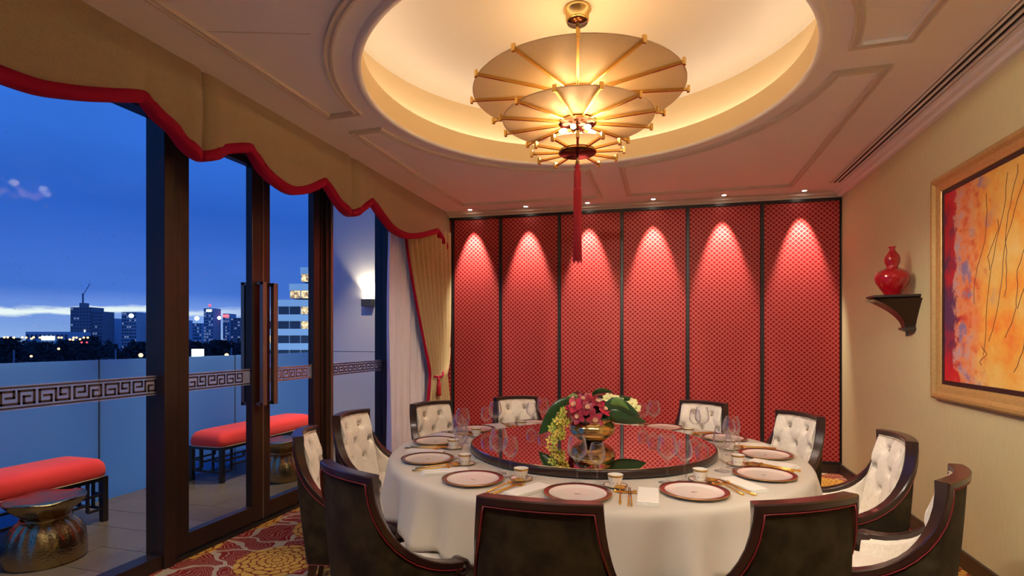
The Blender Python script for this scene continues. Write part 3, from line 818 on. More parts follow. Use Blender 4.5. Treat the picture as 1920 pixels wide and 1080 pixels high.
SEATS = [  # angle, distance of the back rail, words for the seat
    (-88, 1.61, 'bottom centre seat, nearest the camera', 'brown backed chair at bottom centre, seen square from behind'),
    (-57.3, 1.62, 'bottom right seat with its dark back to us', 'dark backed chair at bottom right, between the cloth front and the wall side chairs'),
    (-29.2, 1.715, 'lower right seat by the beige wall', 'chair at the lower right edge, seen from its side against the beige wall'),
    (1.4, 1.63, 'right seat below the red vase', 'tufted cream chair on the right below the red gourd vase'),
    (32.1, 1.57, 'right rear seat before the last red panel', 'tufted cream chair before the last red panel on the right'),
    (62, 1.565, 'rear seat before the fifth red panel', 'cream chair at the rear, just right of the flowers, before the fifth red panel'),
    (92, 1.60, 'rear seat hidden behind the flowers', 'chair at the rear whose top rail shows behind the flowers'),
    (122.5, 1.565, 'rear seat left of the flowers', 'cream chair at the rear left of the flowers, before the second red panel'),
    (152.5, 1.565, 'left rear seat by the gold curtain', 'tufted cream chair in front of the gold curtain tieback'),
    (179, 1.68, 'left seat before the sheer curtain pane', 'tufted cream chair on the left before the window with the wall light'),
    (-154.5, 1.66, 'left seat next to the glass doors', 'chair seen edge-on from behind, next to the glass doors'),
    (-118.6, 1.61, 'lower left seat with its brown back to us', 'big brown backed chair at lower left with a scrolled arm')]
c0 = chair()
for i, (ang, dist, w_, lab) in enumerate(SEATS):
    c = c0 if i == 0 else copy_tree(c0)
    a = math.radians(ang); r = dist-.305
    c.location = (TX+r*cos(a), TY+r*sin(a), 0); c.rotation_euler.z = a+PI/2
    tag(c, lab, 'chair', 'dining chairs round the table')

# ------------------------------------------------------------------ place settings (local: +x right of the diner, +y towards the table centre)
def wine_glass(h, rb, mouth, rf):
    t = empty('wine_glass')
    zb = h*.47; zt = h
    out = [(.0, .002), (rf, .0), (rf, .0015), (rf*.5, .004), (.0065, .010), (.0038, .022), (.0034, h*.30), (.0042, zb-.012), (.010, zb-.003)]
    for k in range(1, 13):
        q = k/12; z = zb+(zt-zb)*q
        prof_ = sin(min(1, q/.42)*PI/2)**.75 if q < .42 else 1-(1-mouth/rb)*((q-.42)/.58)**1.7
        out.append((max(.011, rb*prof_), z))
    inn_ = [(max(.0005, r-.0011), z+(.001 if k == 0 else 0)) for k, (r, z) in reversed(list(enumerate(out[9:])))]
    inn_.append((.0, zb+.006))
    MB().lathe(out[:8], 20, caps=False).build('stem_and_foot', 'wine_glass', t)
    MB().lathe(out[7:]+inn_, 24, caps=False).build('bowl', 'wine_glass', t)
    return t
big = wine_glass(.222, .045, .032, .039); small = wine_glass(.192, .037, .026, .034)
def plate():
    t = empty('charger_plate')
    MB().lathe([(.0, .004), (.085, .004), (.095, .002), (.10, .003), (.150, .014), (.1515, .0165), (.149, .0175), (.128, .0150)], 48, caps=False).build('plate_body', 'porcelain', t)
    MB().lathe([(.128, .0150), (.105, .0085), (.095, .0075), (.0, .0075)], 48, caps=False).build('plate_well', 'porcelain', t)
    MB().lathe([(.1285, .0152), (.149, .0180), (.1495, .0176)], 48, caps=False).build('red_band', 'plate_rim', t)
    MB().lathe([(.1488, .0182), (.1522, .0178), (.1530, .0160), (.1515, .0152)], 48, caps=False).build('gold_rim', 'cup_band', t)
    e = MB(); pts = [(-.016, .003), (-.010, .007), (-.004, .004), (.001, -.001), (.007, .003), (.013, -.002), (.016, -.006)]
    for p, q in zip(pts, pts[1:]): e.bar((p[0], p[1], .0079), (q[0], q[1], .0079), .0026, .0006)
    e.bar((-.012, -.003, .0079), (-.002, -.006, .0079), .0018, .0006); e.bar((.001, .007, .0079), (.006, .009, .0079), .0018, .0006)
    e.build('emblem', 'emblem_ink', t)
    return t
pl0 = plate()
def cup():
    t = empty('tea_cup')
    MB().lathe([(.0, .004), (.018, .003), (.019, .0), (.021, .0), (.022, .004), (.030, .024), (.0345, .048), (.0355, .052), (.0345, .052), (.0325, .047), (.028, .024), (.019, .008), (.0, .007)], 28, caps=False).build('cup_body', 'porcelain', t)
    MB().lathe([(.0338, .0435), (.0349, .0475), (.0362, .0523), (.0352, .0530)], 28, caps=False).build('gold_band', 'cup_band', t)
    e = MB()
    for k in range(10):
        a = 2*PI*k/10; e.sphere((.0285*cos(a), .0285*sin(a), .018), .0028, 6, 4)
    e.build('painted_flowers', 'cup_band', t)
    return t
cup0 = cup()
def saucer():
    t = empty('saucer')
    MB().lathe([(.0, .0), (.030, .0), (.032, .002), (.052, .008), (.0535, .0095), (.050, .0095), (.030, .0045), (.0, .004)], 28, caps=False).build('dish', 'porcelain', t)
    MB().lathe([(.0495, .0098), (.0540, .0099), (.0540, .0090)], 28, caps=False).build('gold_rim', 'cup_band', t)
    return t
sau0 = saucer()
def rest():
    t = empty('cutlery_rest')
    MB().bar((-.042, 0, .006), (.042, 0, .006), .016, .006).build('bar', 'gold', t, bevel=.002)
    MB().sphere((-.042, 0, .008), .008, 10, 6).sphere((.042, 0, .008), .008, 10, 6).build('end_knob', 'gold', t)
    return t
res0 = rest()
def spoon():
    t = empty('table_spoon')
    rows = []
    for i in range(9):
        q = i/8; y = .088+.052*q; hw = .021*math.sqrt(max(.0, 1-(2*q-1)**2))+.0004
        rows.append([(hw*k/4, y, .0145-.008*(1-(k/4)**2)*(1-(2*q-1)**2)) for k in range(-4, 5)])
    MB().grid(rows).build('spoon_bowl', 'gold', t, solid=.0015)
    MB().tube([(0, .092, .014), (0, .06, .015), (0, -.02, .010), (0, -.085, .004)], [.0026, .0024, .003, .0045], 8).build('handle', 'gold', t)
    return t
spo0 = spoon(); spo0.scale = (1.25, 1.05, 1.1)
def stick():
    return MB().tube([(0, .12, .0145), (0, 0, .0095), (0, -.11, .0045)], [.0018, .0028, .0035], 8)
nap_m = MB()
for k, (x0, x1, y0, y1) in enumerate([(-.045, .045, -.13, .10), (-.043, .044, -.124, .102), (-.044, .042, -.118, .104)]):
    nap_m.box((x0, y0, .0005+.0042*k), (x1, y1, .0038+.0042*k))
nap_me = None; st_me = None
def wrow(o, i, x, y, z=.7415, rz=0.0):
    """place o for seat i: x tangential, y = distance from the table centre"""
    a = math.radians(-85.5+30*i)
    rad_ = Vector((cos(a), sin(a))); tan_ = Vector((-rad_.y, rad_.x))
    p = Vector((TX, TY))+rad_*y+tan_*x
    o.location = (p.x, p.y, z); o.rotation_euler.z = a+PI/2+rz
first = {}
def inst(key, proto):
    if key not in first: first[key] = 1; return proto
    return copy_tree(proto)
for i, s_ in enumerate(SEATS):
    w_ = s_[2]; j = random.Random(i)
    e = lambda: j.uniform(-.006, .006)
    o = inst('pl', pl0); o.scale = (.945, .945, 1); wrow(o, i, e(), .982+e()); tag(o, 'red and gold rimmed plate at the '+w_, 'plate', 'dinner plates round the table')
    o = inst('bg', big); wrow(o, i, -.012+e(), .800+e()); tag(o, 'larger wine glass at the '+w_, 'glass', 'large wine glasses')
    o = inst('sg', small); wrow(o, i, .078+e(), .808+e()); tag(o, 'smaller wine glass at the '+w_, 'glass', 'small wine glasses')
    sx_, sy_ = .155+e(), .815+e()
    o = inst('sa', sau0); wrow(o, i, sx_, sy_); tag(o, 'white saucer under the cup at the '+w_, 'saucer', 'saucers')
    o = inst('cu', cup0); wrow(o, i, sx_, sy_, .7455); tag(o, 'white gold-banded tea cup at the '+w_, 'cup', 'tea cups')
    o = inst('re', res0); wrow(o, i, .200, .905); tag(o, 'gold cutlery rest at the '+w_, 'cutlery rest', 'cutlery rests')
    o = inst('sp', spo0); wrow(o, i, .180, .985, rz=e()*8); tag(o, 'gold spoon at the '+w_, 'spoon', 'gold spoons')
    for k in (0, 1):
        if st_me is None:
            o = stick().build('chopstick', 'gold'); st_me = o
        else: o = st_me.copy(); C.objects.link(o)
        wrow(o, i, .214+.010*k, .985, rz=(-.02+.03*k)); tag(o, ('left', 'right')[1-k]+' gold chopstick at the '+w_, 'chopstick', 'gold chopsticks')
    if nap_me is None:
        o = nap_m.build('napkin', 'napkin_linen', bevel=.0015); nap_me = o
    else: o = nap_me.copy(); C.objects.link(o)
    wrow(o, i, .295+e(), .935+e(), rz=-.06+e()*6); tag(o, 'folded white napkin right of the '+w_, 'napkin', 'folded napkins')

# ------------------------------------------------------------------ flowers
fa = empty('flower_arrangement', (TX+.012, TY, .742+.0475)); tag(fa, 'bouquet of crimson and yellow orchids in a round brass urn on the turntable', 'flowers')
MB().lathe([(.0, .002), (.055, .0), (.062, .004), (.095, .018), (.128, .045), (.140, .075), (.136, .098), (.118, .118), (.110, .124), (.113, .132), (.124, .138), (.120, .140), (.104, .130), (.100, .120), (.0, .11)], 40, caps=False).build('urn', 'urn_brass', fa)
def petal_mb(L, Wd, cup_, n=6, twist=0):
    rows = []
    for i in range(n+1):
        q = i/n; hw = Wd*sin(PI*min(1, q*.92+.04))**.8/2
        rows.append([Vector((hw*k/2, L*q, cup_*(q**2)*L+.25*cup_*abs(k/2)*Wd)) for k in (-2, -1, 0, 1, 2)])
    return rows
def orchid_mesh(L, Wd):
    mb = MB()
    for k in range(5):
        a = 2*PI*k/5+PI/2; R_ = Matrix.Rotation(a, 4, 'Z') @ Matrix.Rotation(-.12, 4, 'X')
        rows = [[R_ @ (p+Vector((0, .004, 0))) for p in r] for r in petal_mb(L, Wd*(1 if k in (0, 2, 3) else 1.2), .35)]
        mb.grid(rows)
    return mb
red_o = orchid_mesh(.036, .026).mesh('orchid', 'orchid_red'); pink_o = orchid_mesh(.036, .028).mesh('orchid', 'orchid_pink')
yel_o = orchid_mesh(.020, .013).mesh('orchid', 'orchid_yellow'); gre_o = orchid_mesh(.020, .013).mesh('orchid', 'orchid_green')
crm_o = orchid_mesh(.034, .032).mesh('blossom', 'cream_flower')
lip = MB().lathe([(.0, 0), (.006, .003), (.009, .012), (.012, .017)], 10, caps=False).sphere((0, 0, .010), .004, 6, 4)
lip_m = lip.mesh('lip', 'orchid_lip'); lip_s = MB().sphere((0, 0, .004), .004, 6, 4).mesh('lip', 'orchid_red')
def put(me, name, p, nrm, spin, lipm=None, sc=1):
    o = bpy.data.objects.new(name, me); C.objects.link(o); o.parent = fa; o.location = p
    q = Vector(nrm).to_track_quat('Z', 'Y'); o.rotation_mode = 'QUATERNION'
    o.rotation_quaternion = q @ Matrix.Rotation(spin, 3, 'Z').to_quaternion(); o.scale = (sc,)*3
    if lipm:
        l = bpy.data.objects.new('lip', lipm); C.objects.link(l); l.parent = o
    return o
rf = random.Random(11)
# directions: camera side is roughly (.13,-1); image right is (CS,SN)
RX, RY = Vector((CS, SN, 0)), Vector((-SN, CS, 0))
def loc(r, f, z): return RX*r+RY*f+Vector((0, 0, z))
moss = MB()
for k in range(60):
    a = rf.uniform(0, 2*PI); r = rf.uniform(0, .10); moss.sphere((r*cos(a), r*sin(a), .13+rf.uniform(0, .05)*(1-r/.12)), rf.uniform(.014, .022), 6, 4)
o = moss.build('foliage_mound', 'leaf_green', fa); o['kind'] = 'stuff'
# crimson orchids: a dome over the urn
cnt = 0
for ring_, (rr0, zz0, num) in enumerate([(.0, .262, 1), (.055, .250, 6), (.095, .215, 9), (.115, .165, 11)]):
    for k in range(num):
        a = 2*PI*k/max(1, num)+ring_*.4+rf.uniform(-.1, .1)
        v_ = Vector((cos(a), sin(a), 0)); p = v_*rr0; r_ = p.dot(RX); f_ = p.dot(RY)
        if ring_ >= 2 and r_ > .085: continue
        pp = RX*(r_*1.35-.030)+RY*f_*.95+Vector((0, 0, zz0+rf.uniform(-.012, .012)-.02*(r_ > 0)))
        nr = v_*(.25+rr0*8)+Vector((0, 0, .75 if ring_ < 3 else .15)); nr += Vector((rf.uniform(-.2, .2), rf.uniform(-.2, .2), 0))
        put(red_o if rf.random() < .82 else pink_o, 'orchid', pp, nr, rf.uniform(0, 6), lip_m, rf.uniform(1.15, 1.45))
# yellow green spray cascading on the left
for k in range(46):
    q = rf.random()
    p = loc(-.155-.085*q+rf.uniform(-.04, .04), -.05-.03*q+rf.uniform(-.05, .04), .205-.175*q+rf.uniform(-.03, .03))
    p.z = max(.02, p.z)
    put(yel_o if rf.random() < .5 else gre_o, 'orchid', p, (rf.uniform(-.8, .3)-.2, -1+rf.uniform(-.3, .3), rf.uniform(-.1, .7)), rf.uniform(0, 6), lip_s, rf.uniform(.85, 1.25))
st = MB()
for k in range(9):
    a = rf.uniform(-.04, .04); st.tube([loc(-.04, -.02, .14), loc(-.12+a, -.04, .20), loc(-.19+a, -.07+a, .13), loc(-.23+a, -.09+a, .03+rf.uniform(0, .05))], .0022, 5)
st.build('stems', 'leaf_pale', fa)
# cream and lime blossoms on the right
for r_, f_, z_ in [(.085, -.03, .258), (.115, -.02, .262), (.145, -.01, .250), (.10, .03, .262), (.13, .04, .255), (.165, .0, .238), (.185, -.02, .225), (.235, -.02, .225), (.262, -.01, .198), (.25, .01, .235), (.205, .03, .235)]:
    put(crm_o, 'blossom', loc(r_, f_, z_), (rf.uniform(-.2, .5), -.7+rf.uniform(-.2, .2), .8), rf.uniform(0, 6), lip_s, rf.uniform(.7, .95))
hy = MB()
for k in range(70):
    v_ = Vector((rf.gauss(0, 1), rf.gauss(0, 1), rf.gauss(0, 1))).normalized()*.042; hy.sphere(loc(-.105, .03, .235)+v_, .010, 6, 4)
o = hy.build('hydrangea_head', 'hydrangea_green', fa); o['kind'] = 'stuff'
def leaf(p0, p1, wid, droop, mt='leaf_green', side=None):
    p0, p1 = Vector(p0), Vector(p1); T = (p1-p0); Ln = T.length; rows = []; N_ = 10
    sd = Vector(side) if side else T.cross(Vector((0, 0, 1))).normalized()
    up_ = sd.cross(T).normalized()
    for i in range(N_+1):
        q = i/N_; c_ = p0+T*q+Vector((0, 0, droop*4*q*(1-q)))
        hw = wid/2*(sin(PI*q**.75)**.8)+.0008
        rows.append([c_+sd*hw*k/2+up_*abs(k)*.12*hw for k in (-2, -1, 0, 1, 2)])
    MB().grid(rows).build('leaf', mt, fa, solid=.0012)
leaf(loc(-.10, -.02, .25), loc(-.325, -.06, .05), .13, .02, side=(-.58, -.2, .80))
leaf(loc(-.10, .05, .24), loc(-.255, .03, .16), .08, .03, side=(.2, -.5, .8))
leaf(loc(.055, -.06, .20), loc(.265, -.10, .165), .115, .03, side=(-.1, -.45, .9))
leaf(loc(.06, -.04, .16), loc(.315, -.05, .120), .120, .0, side=(.1, -.5, .75))
leaf(loc(.10, .02, .21), loc(.28, .03, .215), .09, .02, side=(0, -.5, .8))
leaf(loc(.0, .05, .27), loc(.14, .07, .285), .055, .015, side=(0, -.6, .7))
leaf(loc(.09, -.09, .235), loc(.20, -.12, .20), .07, .02, 'leaf_pale', side=(0, -.5, .8))
leaf(loc(-.02, .06, .25), loc(-.14, .09, .25), .07, .02, side=(0, -.5, .8))

# ------------------------------------------------------------------ chandelier
ch = empty('chandelier', (CX, 3.30, ZT)); tag(ch, 'three-tier brass and frosted glass parasol chandelier hanging in the round coffer', 'chandelier')
ZO = ZT
MB().lathe([(.0, 0), (.082, 0), (.086, -.012), (.074, -.018), (.072, -.075), (.066, -.082), (.0, -.082)], 32).build('canopy', 'brass', ch)
MB().lathe([(.0, -.0825), (.064, -.0825), (.064, -.090), (.0, -.090)], 32).build('canopy_plate', 'dark_bronze', ch)
MB().bar((0, 0, -.09), (0, 0, 2.935-ZO), .018, .018).build('rod', 'brass', ch)
MB().bar((0, 0, 2.935-ZO), (0, 0, 2.56-ZO), .016, .016).build('rod', 'dark_bronze', ch)
def tier(z, R, a0, hub_r, hub_mt, barh):
    d_ = MB().lathe([(.03, .010), (R-.01, .010), (R-.004, .007), (R-.01, .004), (.03, .004)], 96, (0, 0, z-ZO), smooth=False).build('glass_disc', 'lamp_glass', ch)
    for k in range(12):
        a = a0+k*PI/6; u = Vector((cos(a), sin(a), 0))
        b = MB(); b.bar(u*.06+Vector((0, 0, z-ZO-.008)), u*(R+.012)+Vector((0, 0, z-ZO-.008)), .015, barh)
        b.bar(u*(R+.005)+Vector((0, 0, z-ZO-.006)), u*(R+.021)+Vector((0, 0, z-ZO-.006)), .022, .040)
        b.build('rib', 'brass', ch, bevel=.0015)
    MB().lathe([(.0, -.020), (hub_r*.96, -.020), (hub_r, -.016), (hub_r, .0), (.0, .0)], 48, (0, 0, z-ZO)).build('hub_plate', hub_mt, ch)
    if hub_mt != 'brass':
        MB().tube([(hub_r*cos(2*PI*k/40), hub_r*sin(2*PI*k/40), z-ZO-.012) for k in range(40)], .004, 6, closed=True).build('hub_ring', 'brass', ch)
T0 = math.radians(-80.6)
tier(2.93, .655, T0, .14, 'brass', .016); tier(2.758, .470, T0-PI/12, .115, 'dark_bronze', .015); tier(2.575, .272, T0, .115, 'dark_bronze', .014)
bulb = MB().lathe([(.0, 0), (.012, .004), (.016, .018), (.014, .034), (.007, .046), (.0, .050)], 14).mesh('bulb', 'bulb_glow')
sock = MB().tube([(0, 0, 0), (0, 0, -.03)], .010, 10).mesh('lamp_socket', 'brass')
WARM = (1, .84, .66)
for z, rr_, n_, off in ((2.83, .105, 6, .2), (2.70, .105, 6, .75)):
    for k in range(n_):
        a = T0+off+2*PI*k/n_
        v_ = Vector((rr_*cos(a), rr_*sin(a), z-ZO))
        o = bpy.data.objects.new('lamp_socket', sock); C.objects.link(o); o.parent = ch; o.location = v_*1 - Vector((v_.x*.35, v_.y*.35, 0)); 
        o.rotation_mode = 'QUATERNION'; o.rotation_quaternion = Vector((cos(a), sin(a), -.25)).to_track_quat('Z', 'Y')
        b_ = bpy.data.objects.new('bulb', bulb); C.objects.link(b_); b_.parent = o; b_.location = (0, 0, .0)
        l = light('bulb_light', 'POINT', (0, 0, .075), .55 if z < 2.8 else .35, (1, .60, .24), o, size=.03)
for k in range(6):          # six unseen spots added under the middle tier brighten the room below
    a = T0+PI/6*k*2
    l = light('added_down_spot', 'SPOT', (.20*cos(a), .20*sin(a), 2.73-ZO), 30, WARM, ch, size=.03, spot=math.radians(165), blend=.6); l.rotation_euler = (0, 0, 0)
for k in range(4):          # and four lamps on top light the coffer
    a = T0+PI/2*k+.4
    l = light('uplight', 'POINT', (.16*cos(a), .16*sin(a), 3.03-ZO), 1.6, (1, .66, .32), ch, size=.04)
# tassel
MB().tube([(0, 0, 2.56-ZO), (0, 0, 2.49-ZO)], .007, 8).tube([(.012*cos(k), 0, 2.50-ZO+.012*sin(k)) for k in [i*PI/6 for i in range(12)]], .003, 6, closed=True).build('tassel_hook', 'brass', ch)
MB().lathe([(.0, 2.492), (.012, 2.490), (.018, 2.478), (.018, 2.468), (.012, 2.460), (.022, 2.450), (.023, 2.35), (.019, 2.343), (.023, 2.336), (.022, 2.10), (.025, 1.90), (.0, 1.895)], 20, (0, 0, -ZO)).build('tassel', 'tassel_red', ch)
tf = MB()
for k in range(26):
    a = 2*PI*k/26; tf.tube([(.0235*cos(a), .0235*sin(a), 2.33-ZO), (.0225*cos(a), .0225*sin(a), 2.10-ZO), (.026*cos(a+.1), .026*sin(a+.1), 1.885-ZO+.01*sin(k*5))], .0025, 4)
o = tf.build('tassel_fringe', 'tassel_red', ch); o['kind'] = 'stuff'

# ------------------------------------------------------------------ right wall: vase, bracket, painting
br = empty('wall_bracket', (XR, 4.63, 1.73)); tag(br, 'dark wooden wall bracket shelf holding the red vase', 'bracket')
def brk_poly(xf, wf, wb, z):   # trapezoid, wide at the wall
    return [(0, -wb, z), (-xf, -wf, z), (-xf, wf, z), (0, wb, z)]
def loft(polys, smooth=False):
    mb = MB(); n_ = len(polys[0]); mb.grid(polys, cu=True, smooth=smooth)
    mb.add(polys[0], [tuple(range(n_))[::-1]]); mb.add(polys[-1], [tuple(range(n_))]); return mb
loft([brk_poly(.240, .075, .125, -.030), brk_poly(.275, .088, .140, -.016), brk_poly(.275, .088, .140, 0)]).build('shelf', 'dark_wood', br, weld=True)
pol = []
for k in range(13):
    q = k/12; xf = .225*(1-sin(q*PI/2)**.8)+.060; wf = .068*(1-q)+.028; wb2 = .115*(1-q)**1.3+.050
    pol.append(brk_poly(xf, wf, wb2, -.030-.215*q))
loft(pol[::-1]).build('corbel', 'dark_wood', br, weld=True)
loft([brk_poly(.045, .022, .045, -.272), brk_poly(.078, .038, .062, -.255), brk_poly(.078, .038, .062, -.240)]).build('foot_moulding', 'dark_wood', br, weld=True)
MB().lathe([(.0, -.305), (.009, -.300), (.012, -.292), (.006, -.284), (.012, -.276), (.010, -.268)], 14, (-.035, 0, 0)).build('finial', 'dark_wood', br)
vs_ = MB().lathe([(.0, .0), (.048, .0), (.052, .004), (.054, .014), (.078, .050), (.103, .092), (.114, .125), (.112, .150), (.095, .178), (.062, .198), (.042, .207), (.036, .215), (.040, .225), (.050, .250), (.052, .272), (.046, .298), (.028, .325), (.018, .340), (.0165, .356), (.028, .366), (.024, .368), (.012, .356), (.0, .34)], 40, caps=False).build('gourd_vase', 'red_glaze', None, (1.628, 4.63, 1.7305)); tag(vs_, 'glossy red double-gourd vase standing on the dark wall bracket', 'vase')

pt = empty('painting', (XR, 4.254, 1.01)); pt.rotation_euler.z = -PI/2; tag(pt, 'abstract painting in red, orange and yellow in a gold frame', 'painting')
# local x to the viewer's right along the wall, z up, -y into the room
PW, PH = 2.35, 1.462
prof = [(0, 0), (0, .035), (.012, .045), (.030, .044), (.050, .030), (.075, .026), (.095, .020), (.10, .010), (.10, 0)]
cn = [(0, 0), (PW, 0), (PW, PH), (0, PH)]; inw = [(1, 1), (-1, 1), (-1, -1), (1, -1)]
def fr_rows(prof, o0=0): return [[(c_[0]+i_[0]*(o+o0), -h, c_[1]+i_[1]*(o+o0)) for o, h in prof] for c_, i_ in zip(cn+cn[:1], inw+inw[:1])]
# Empty at wall: rotate so that local -y points into the room (world -x)
MB().grid(fr_rows(prof), smooth=False).build('gilt_frame', 'gold_leaf', pt, weld=True)
MB().grid(fr_rows([(0, .0), (0, .016), (.026, .016), (.026, .0)], .10), smooth=False).build('dark_liner', 'frame_liner', pt, weld=True)
cv = MB().box((.125, -.012, .125), (PW-.125, -.002, PH-.125)).build('canvas', 'canvas_paint', pt)
def stroke(pts, w_):
    s_ = MB()
    for (a, b), (c_, d2) in zip(pts, pts[1:]): s_.bar((a, -.0125, b), (c_, -.0125, d2), w_, .0012, up=(0, 1, 0))
    s_.build('ink_line', 'stroke_dark', pt)
rs_ = random.Random(4)
for x0, z0, x1, z1 in [(.62, 1.22, .48, .60), (.70, 1.05, .62, .78), (.78, 1.28, .55, .30), (.86, 1.30, .75, .62), (.93, 1.25, .62, .38), (.98, .95, .78, .40), (1.05, 1.3, .90, .55), (1.02, .72, .86, .22), (.58, .35, .56, .24), (1.2, 1.2, 1.0, .3), (1.4, 1.25, 1.2, .25), (1.6, 1.2, 1.45, .3), (1.9, 1.25, 1.7, .4)]:
    pts = []; nn_ = 14
    for k in range(nn_+1):
        q = k/nn_; pts.append((x0+(x1-x0)*q+rs_.uniform(-.008, .008)+.025*sin(q*7+x0*9), z0+(z1-z0)*q))
    stroke(pts, .0035)

# ------------------------------------------------------------------ terrace
XB = -4.72; YE = 6.43
tf_ = MB().box((XB-.15, -2.5, -.12), (XL-.06, YE, -.012)).build('terrace_floor', 'tile_bed'); struct(tf_)
tile = None
y = -.6; row = 0
while y < YE-.05:
    y2 = min(y+.30, YE-.002); x = XL-.065
    k = 0
    while x > XB+.01:
        x2 = max(x-.60 if not (k == 0 and row % 2) else x-.30, XB+.002)
        MB().box((x2+.002, y+.002, -.012), (x-.002, y2-.002, random.uniform(-.0005, .0005))).build('floor_tile', 'terrace_tile', tf_)
        x = x2; k += 1
    y += .30; row += 1
bal = empty('glass_balustrade', (XB, 3, 0)); tag(bal, 'frosted pale blue glass balustrade along the edge of the terrace', 'balustrade')
for a, b in ((-5.2, -2.3), (-2.29, .57), (.58, 3.435), (3.445, 4.95), (4.96, YE-.02)):
    MB().box((-.008, a-3, -.05), (.008, b-3, 1.225)).build('glass_panel', 'frosted_glass', bal, bevel=.002)
for y in (.575, 3.44, 4.955):
    MB().box((-.009, y-3-.006, 0), (.009, y-3+.006, 1.225)).build('joint_strip', 'hotel_dark', bal)
struct(MB().box((XB-.05, YE, -.2), (XL-.05, YE+.3, 6.0)).build('wall_terrace', mat('terrace_paint', (.62, .61, .66), .85)))
struct(MB().box((XB-.0, YE-.02, 0), (XL-.09, YE, .15)).build('baseboard_terrace', 'skirting_dark'))
struct(MB().box((XB-.05, YE-.003, 1.236), (XL-.06, YE, 1.24)).build('trim_8', 'skirting_dark'))
# facade above and beside the doors outside
struct(MB().box((XL-.25, -2.5, ZC+.005), (XL-.06, YE, 6.0)).build('wall_facade', 'terrace_paint'))
struct(MB().box((XL-.06, 5.98, 0), (XL+.25, YE, ZC)).build('wall_left', 'wall_paper'))
sc = empty('wall_sconce', (-3.87, YE, 1.90)); tag(sc, 'small dark box wall light shining upwards on the terrace end wall', 'wall light')
MB().box((-.075, -.10, -.05), (.075, 0, .05)).build('housing', 'sconce_grey', sc, bevel=.003)
MB().box((-.06, -.085, .0502), (.06, -.015, .0515)).build('lens', 'sconce_glow', sc)
l = light('lamp', 'SPOT', (0, -.05, .06), 42, (1, .80, .50), sc, size=.03, spot=math.radians(95), blend=.5); aim(l, (0, .25, 1))
# unseen spots added outside to brighten the benches, stools and end wall
for nm, y, e_, dd in (('above the left bench', 2.35, 140, (-.42, -.02, -1)), ('above the right bench', 4.75, 160, (-.42, .02, -1)), ('washing the end wall', 5.2, 100, (-.14, .42, -1))):
    t = empty('added_spotlight', (XL-.28, y, 3.25)); tag(t, 'added unseen spotlight outside, '+nm, 'light', 'added spotlights out of frame')
    MB().lathe([(.0, .06), (.035, .06), (.04, 0), (.0, 0)], 16).build('housing', 'sconce_grey', t)
    MB().bar((.02, 0, .04), (.04, 0, .04), .03, .03).build('mount', 'sconce_grey', t)
    l = light('lamp', 'SPOT', (0, 0, -.01), e_, (1, .78, .50), t, size=.03, spot=math.radians(70), blend=.8); aim(l, dd)

def bench():
    root = empty('upholstered_bench')      # length along y: 0..L, x: 0 (house side) .. -.42
    L_ = 1.42; D_ = .41
    rows = []
    for sc_, z in ((1.0, .350), (1.03, .365), (1.035, .40), (1.0, .445), (.90, .478), (.7, .495), (.3, .502), (.02, .503)):
        r_ = []
        for k in range(64):
            a = 2*PI*k/64; e = .22
            cx = math.copysign(abs(cos(a))**e, cos(a)); cy = math.copysign(abs(sin(a))**e, sin(a))
            r_.append((-D_/2+cx*(D_/2+.006)*sc_, L_/2+cy*(L_/2+.006)*(1-(1-sc_)*.36), z))
        rows.append(r_)
    mb = MB().grid(rows, cu=True); mb.add(rows[-1], [tuple(range(64))], True); mb.add(rows[0], [tuple(range(63, -1, -1))])
    mb.build('seat_cushion', 'bench_red', root)
    pts = [(p[0], p[1], .349) for p in rows[0]]
    MB().tube(pts, .005, 6, closed=True).build('piping', 'cream_piping', root)
    MB().box((-D_, 0, .318), (0, L_, .347)).build('top_frame', 'bench_black', root)
    for x in (-.02, -D_+.02):
        for y in (.02, L_-.02): MB().box((x-.02, y-.02, 0), (x+.02, y+.02, .318)).build('leg', 'bench_black', root)
    def fb(a, b): MB().bar(a, b, .018, .018).build('fret_bar', 'bench_black', root)
    for x in (-.02, -D_+.02):
        fb((x, .04, .10), (x, .14, .10)); fb((x, L_-.04, .10), (x, L_-.14, .10))
        for y in (.14, L_-.14): fb((x, y, .10), (x, y, .318))
        fb((x, .04, .21), (x, .30, .21)); fb((x, L_-.04, .21), (x, L_-.30, .21))
        for s_ in (1, -1):
            yy = .30 if s_ > 0 else L_-.30
            fb((x, yy, .20), (x, yy, .25)); fb((x, yy, .25), (x, yy+s_*.12, .25)); fb((x, yy+s_*.12, .25), (x, yy+s_*.12, .318))
        fb((x, .14, .155), (x, L_-.14, .155))
    for y in (.02, L_-.02):
        fb((-.04, y, .10), (-D_+.04, y, .10)); fb((-.13, y, .10), (-.13, y, .318)); fb((-D_+.13, y, .10), (-D_+.13, y, .318))
        fb((-.04, y, .21), (-.13, y, .21)); fb((-D_+.13, y, .21), (-D_+.04, y, .21))
    return root
b1 = bench(); b1.location = (-4.15, 1.68, 0); tag(b1, 'red cushioned bench with black fretwork legs at far left behind the large pane', 'bench', 'red benches on the terrace')
b2 = copy_tree(b1); b2.location = (-4.15, 4.20, 0); tag(b2, 'red cushioned bench with black fretwork legs seen through the glass doors', 'bench', 'red benches on the terrace')
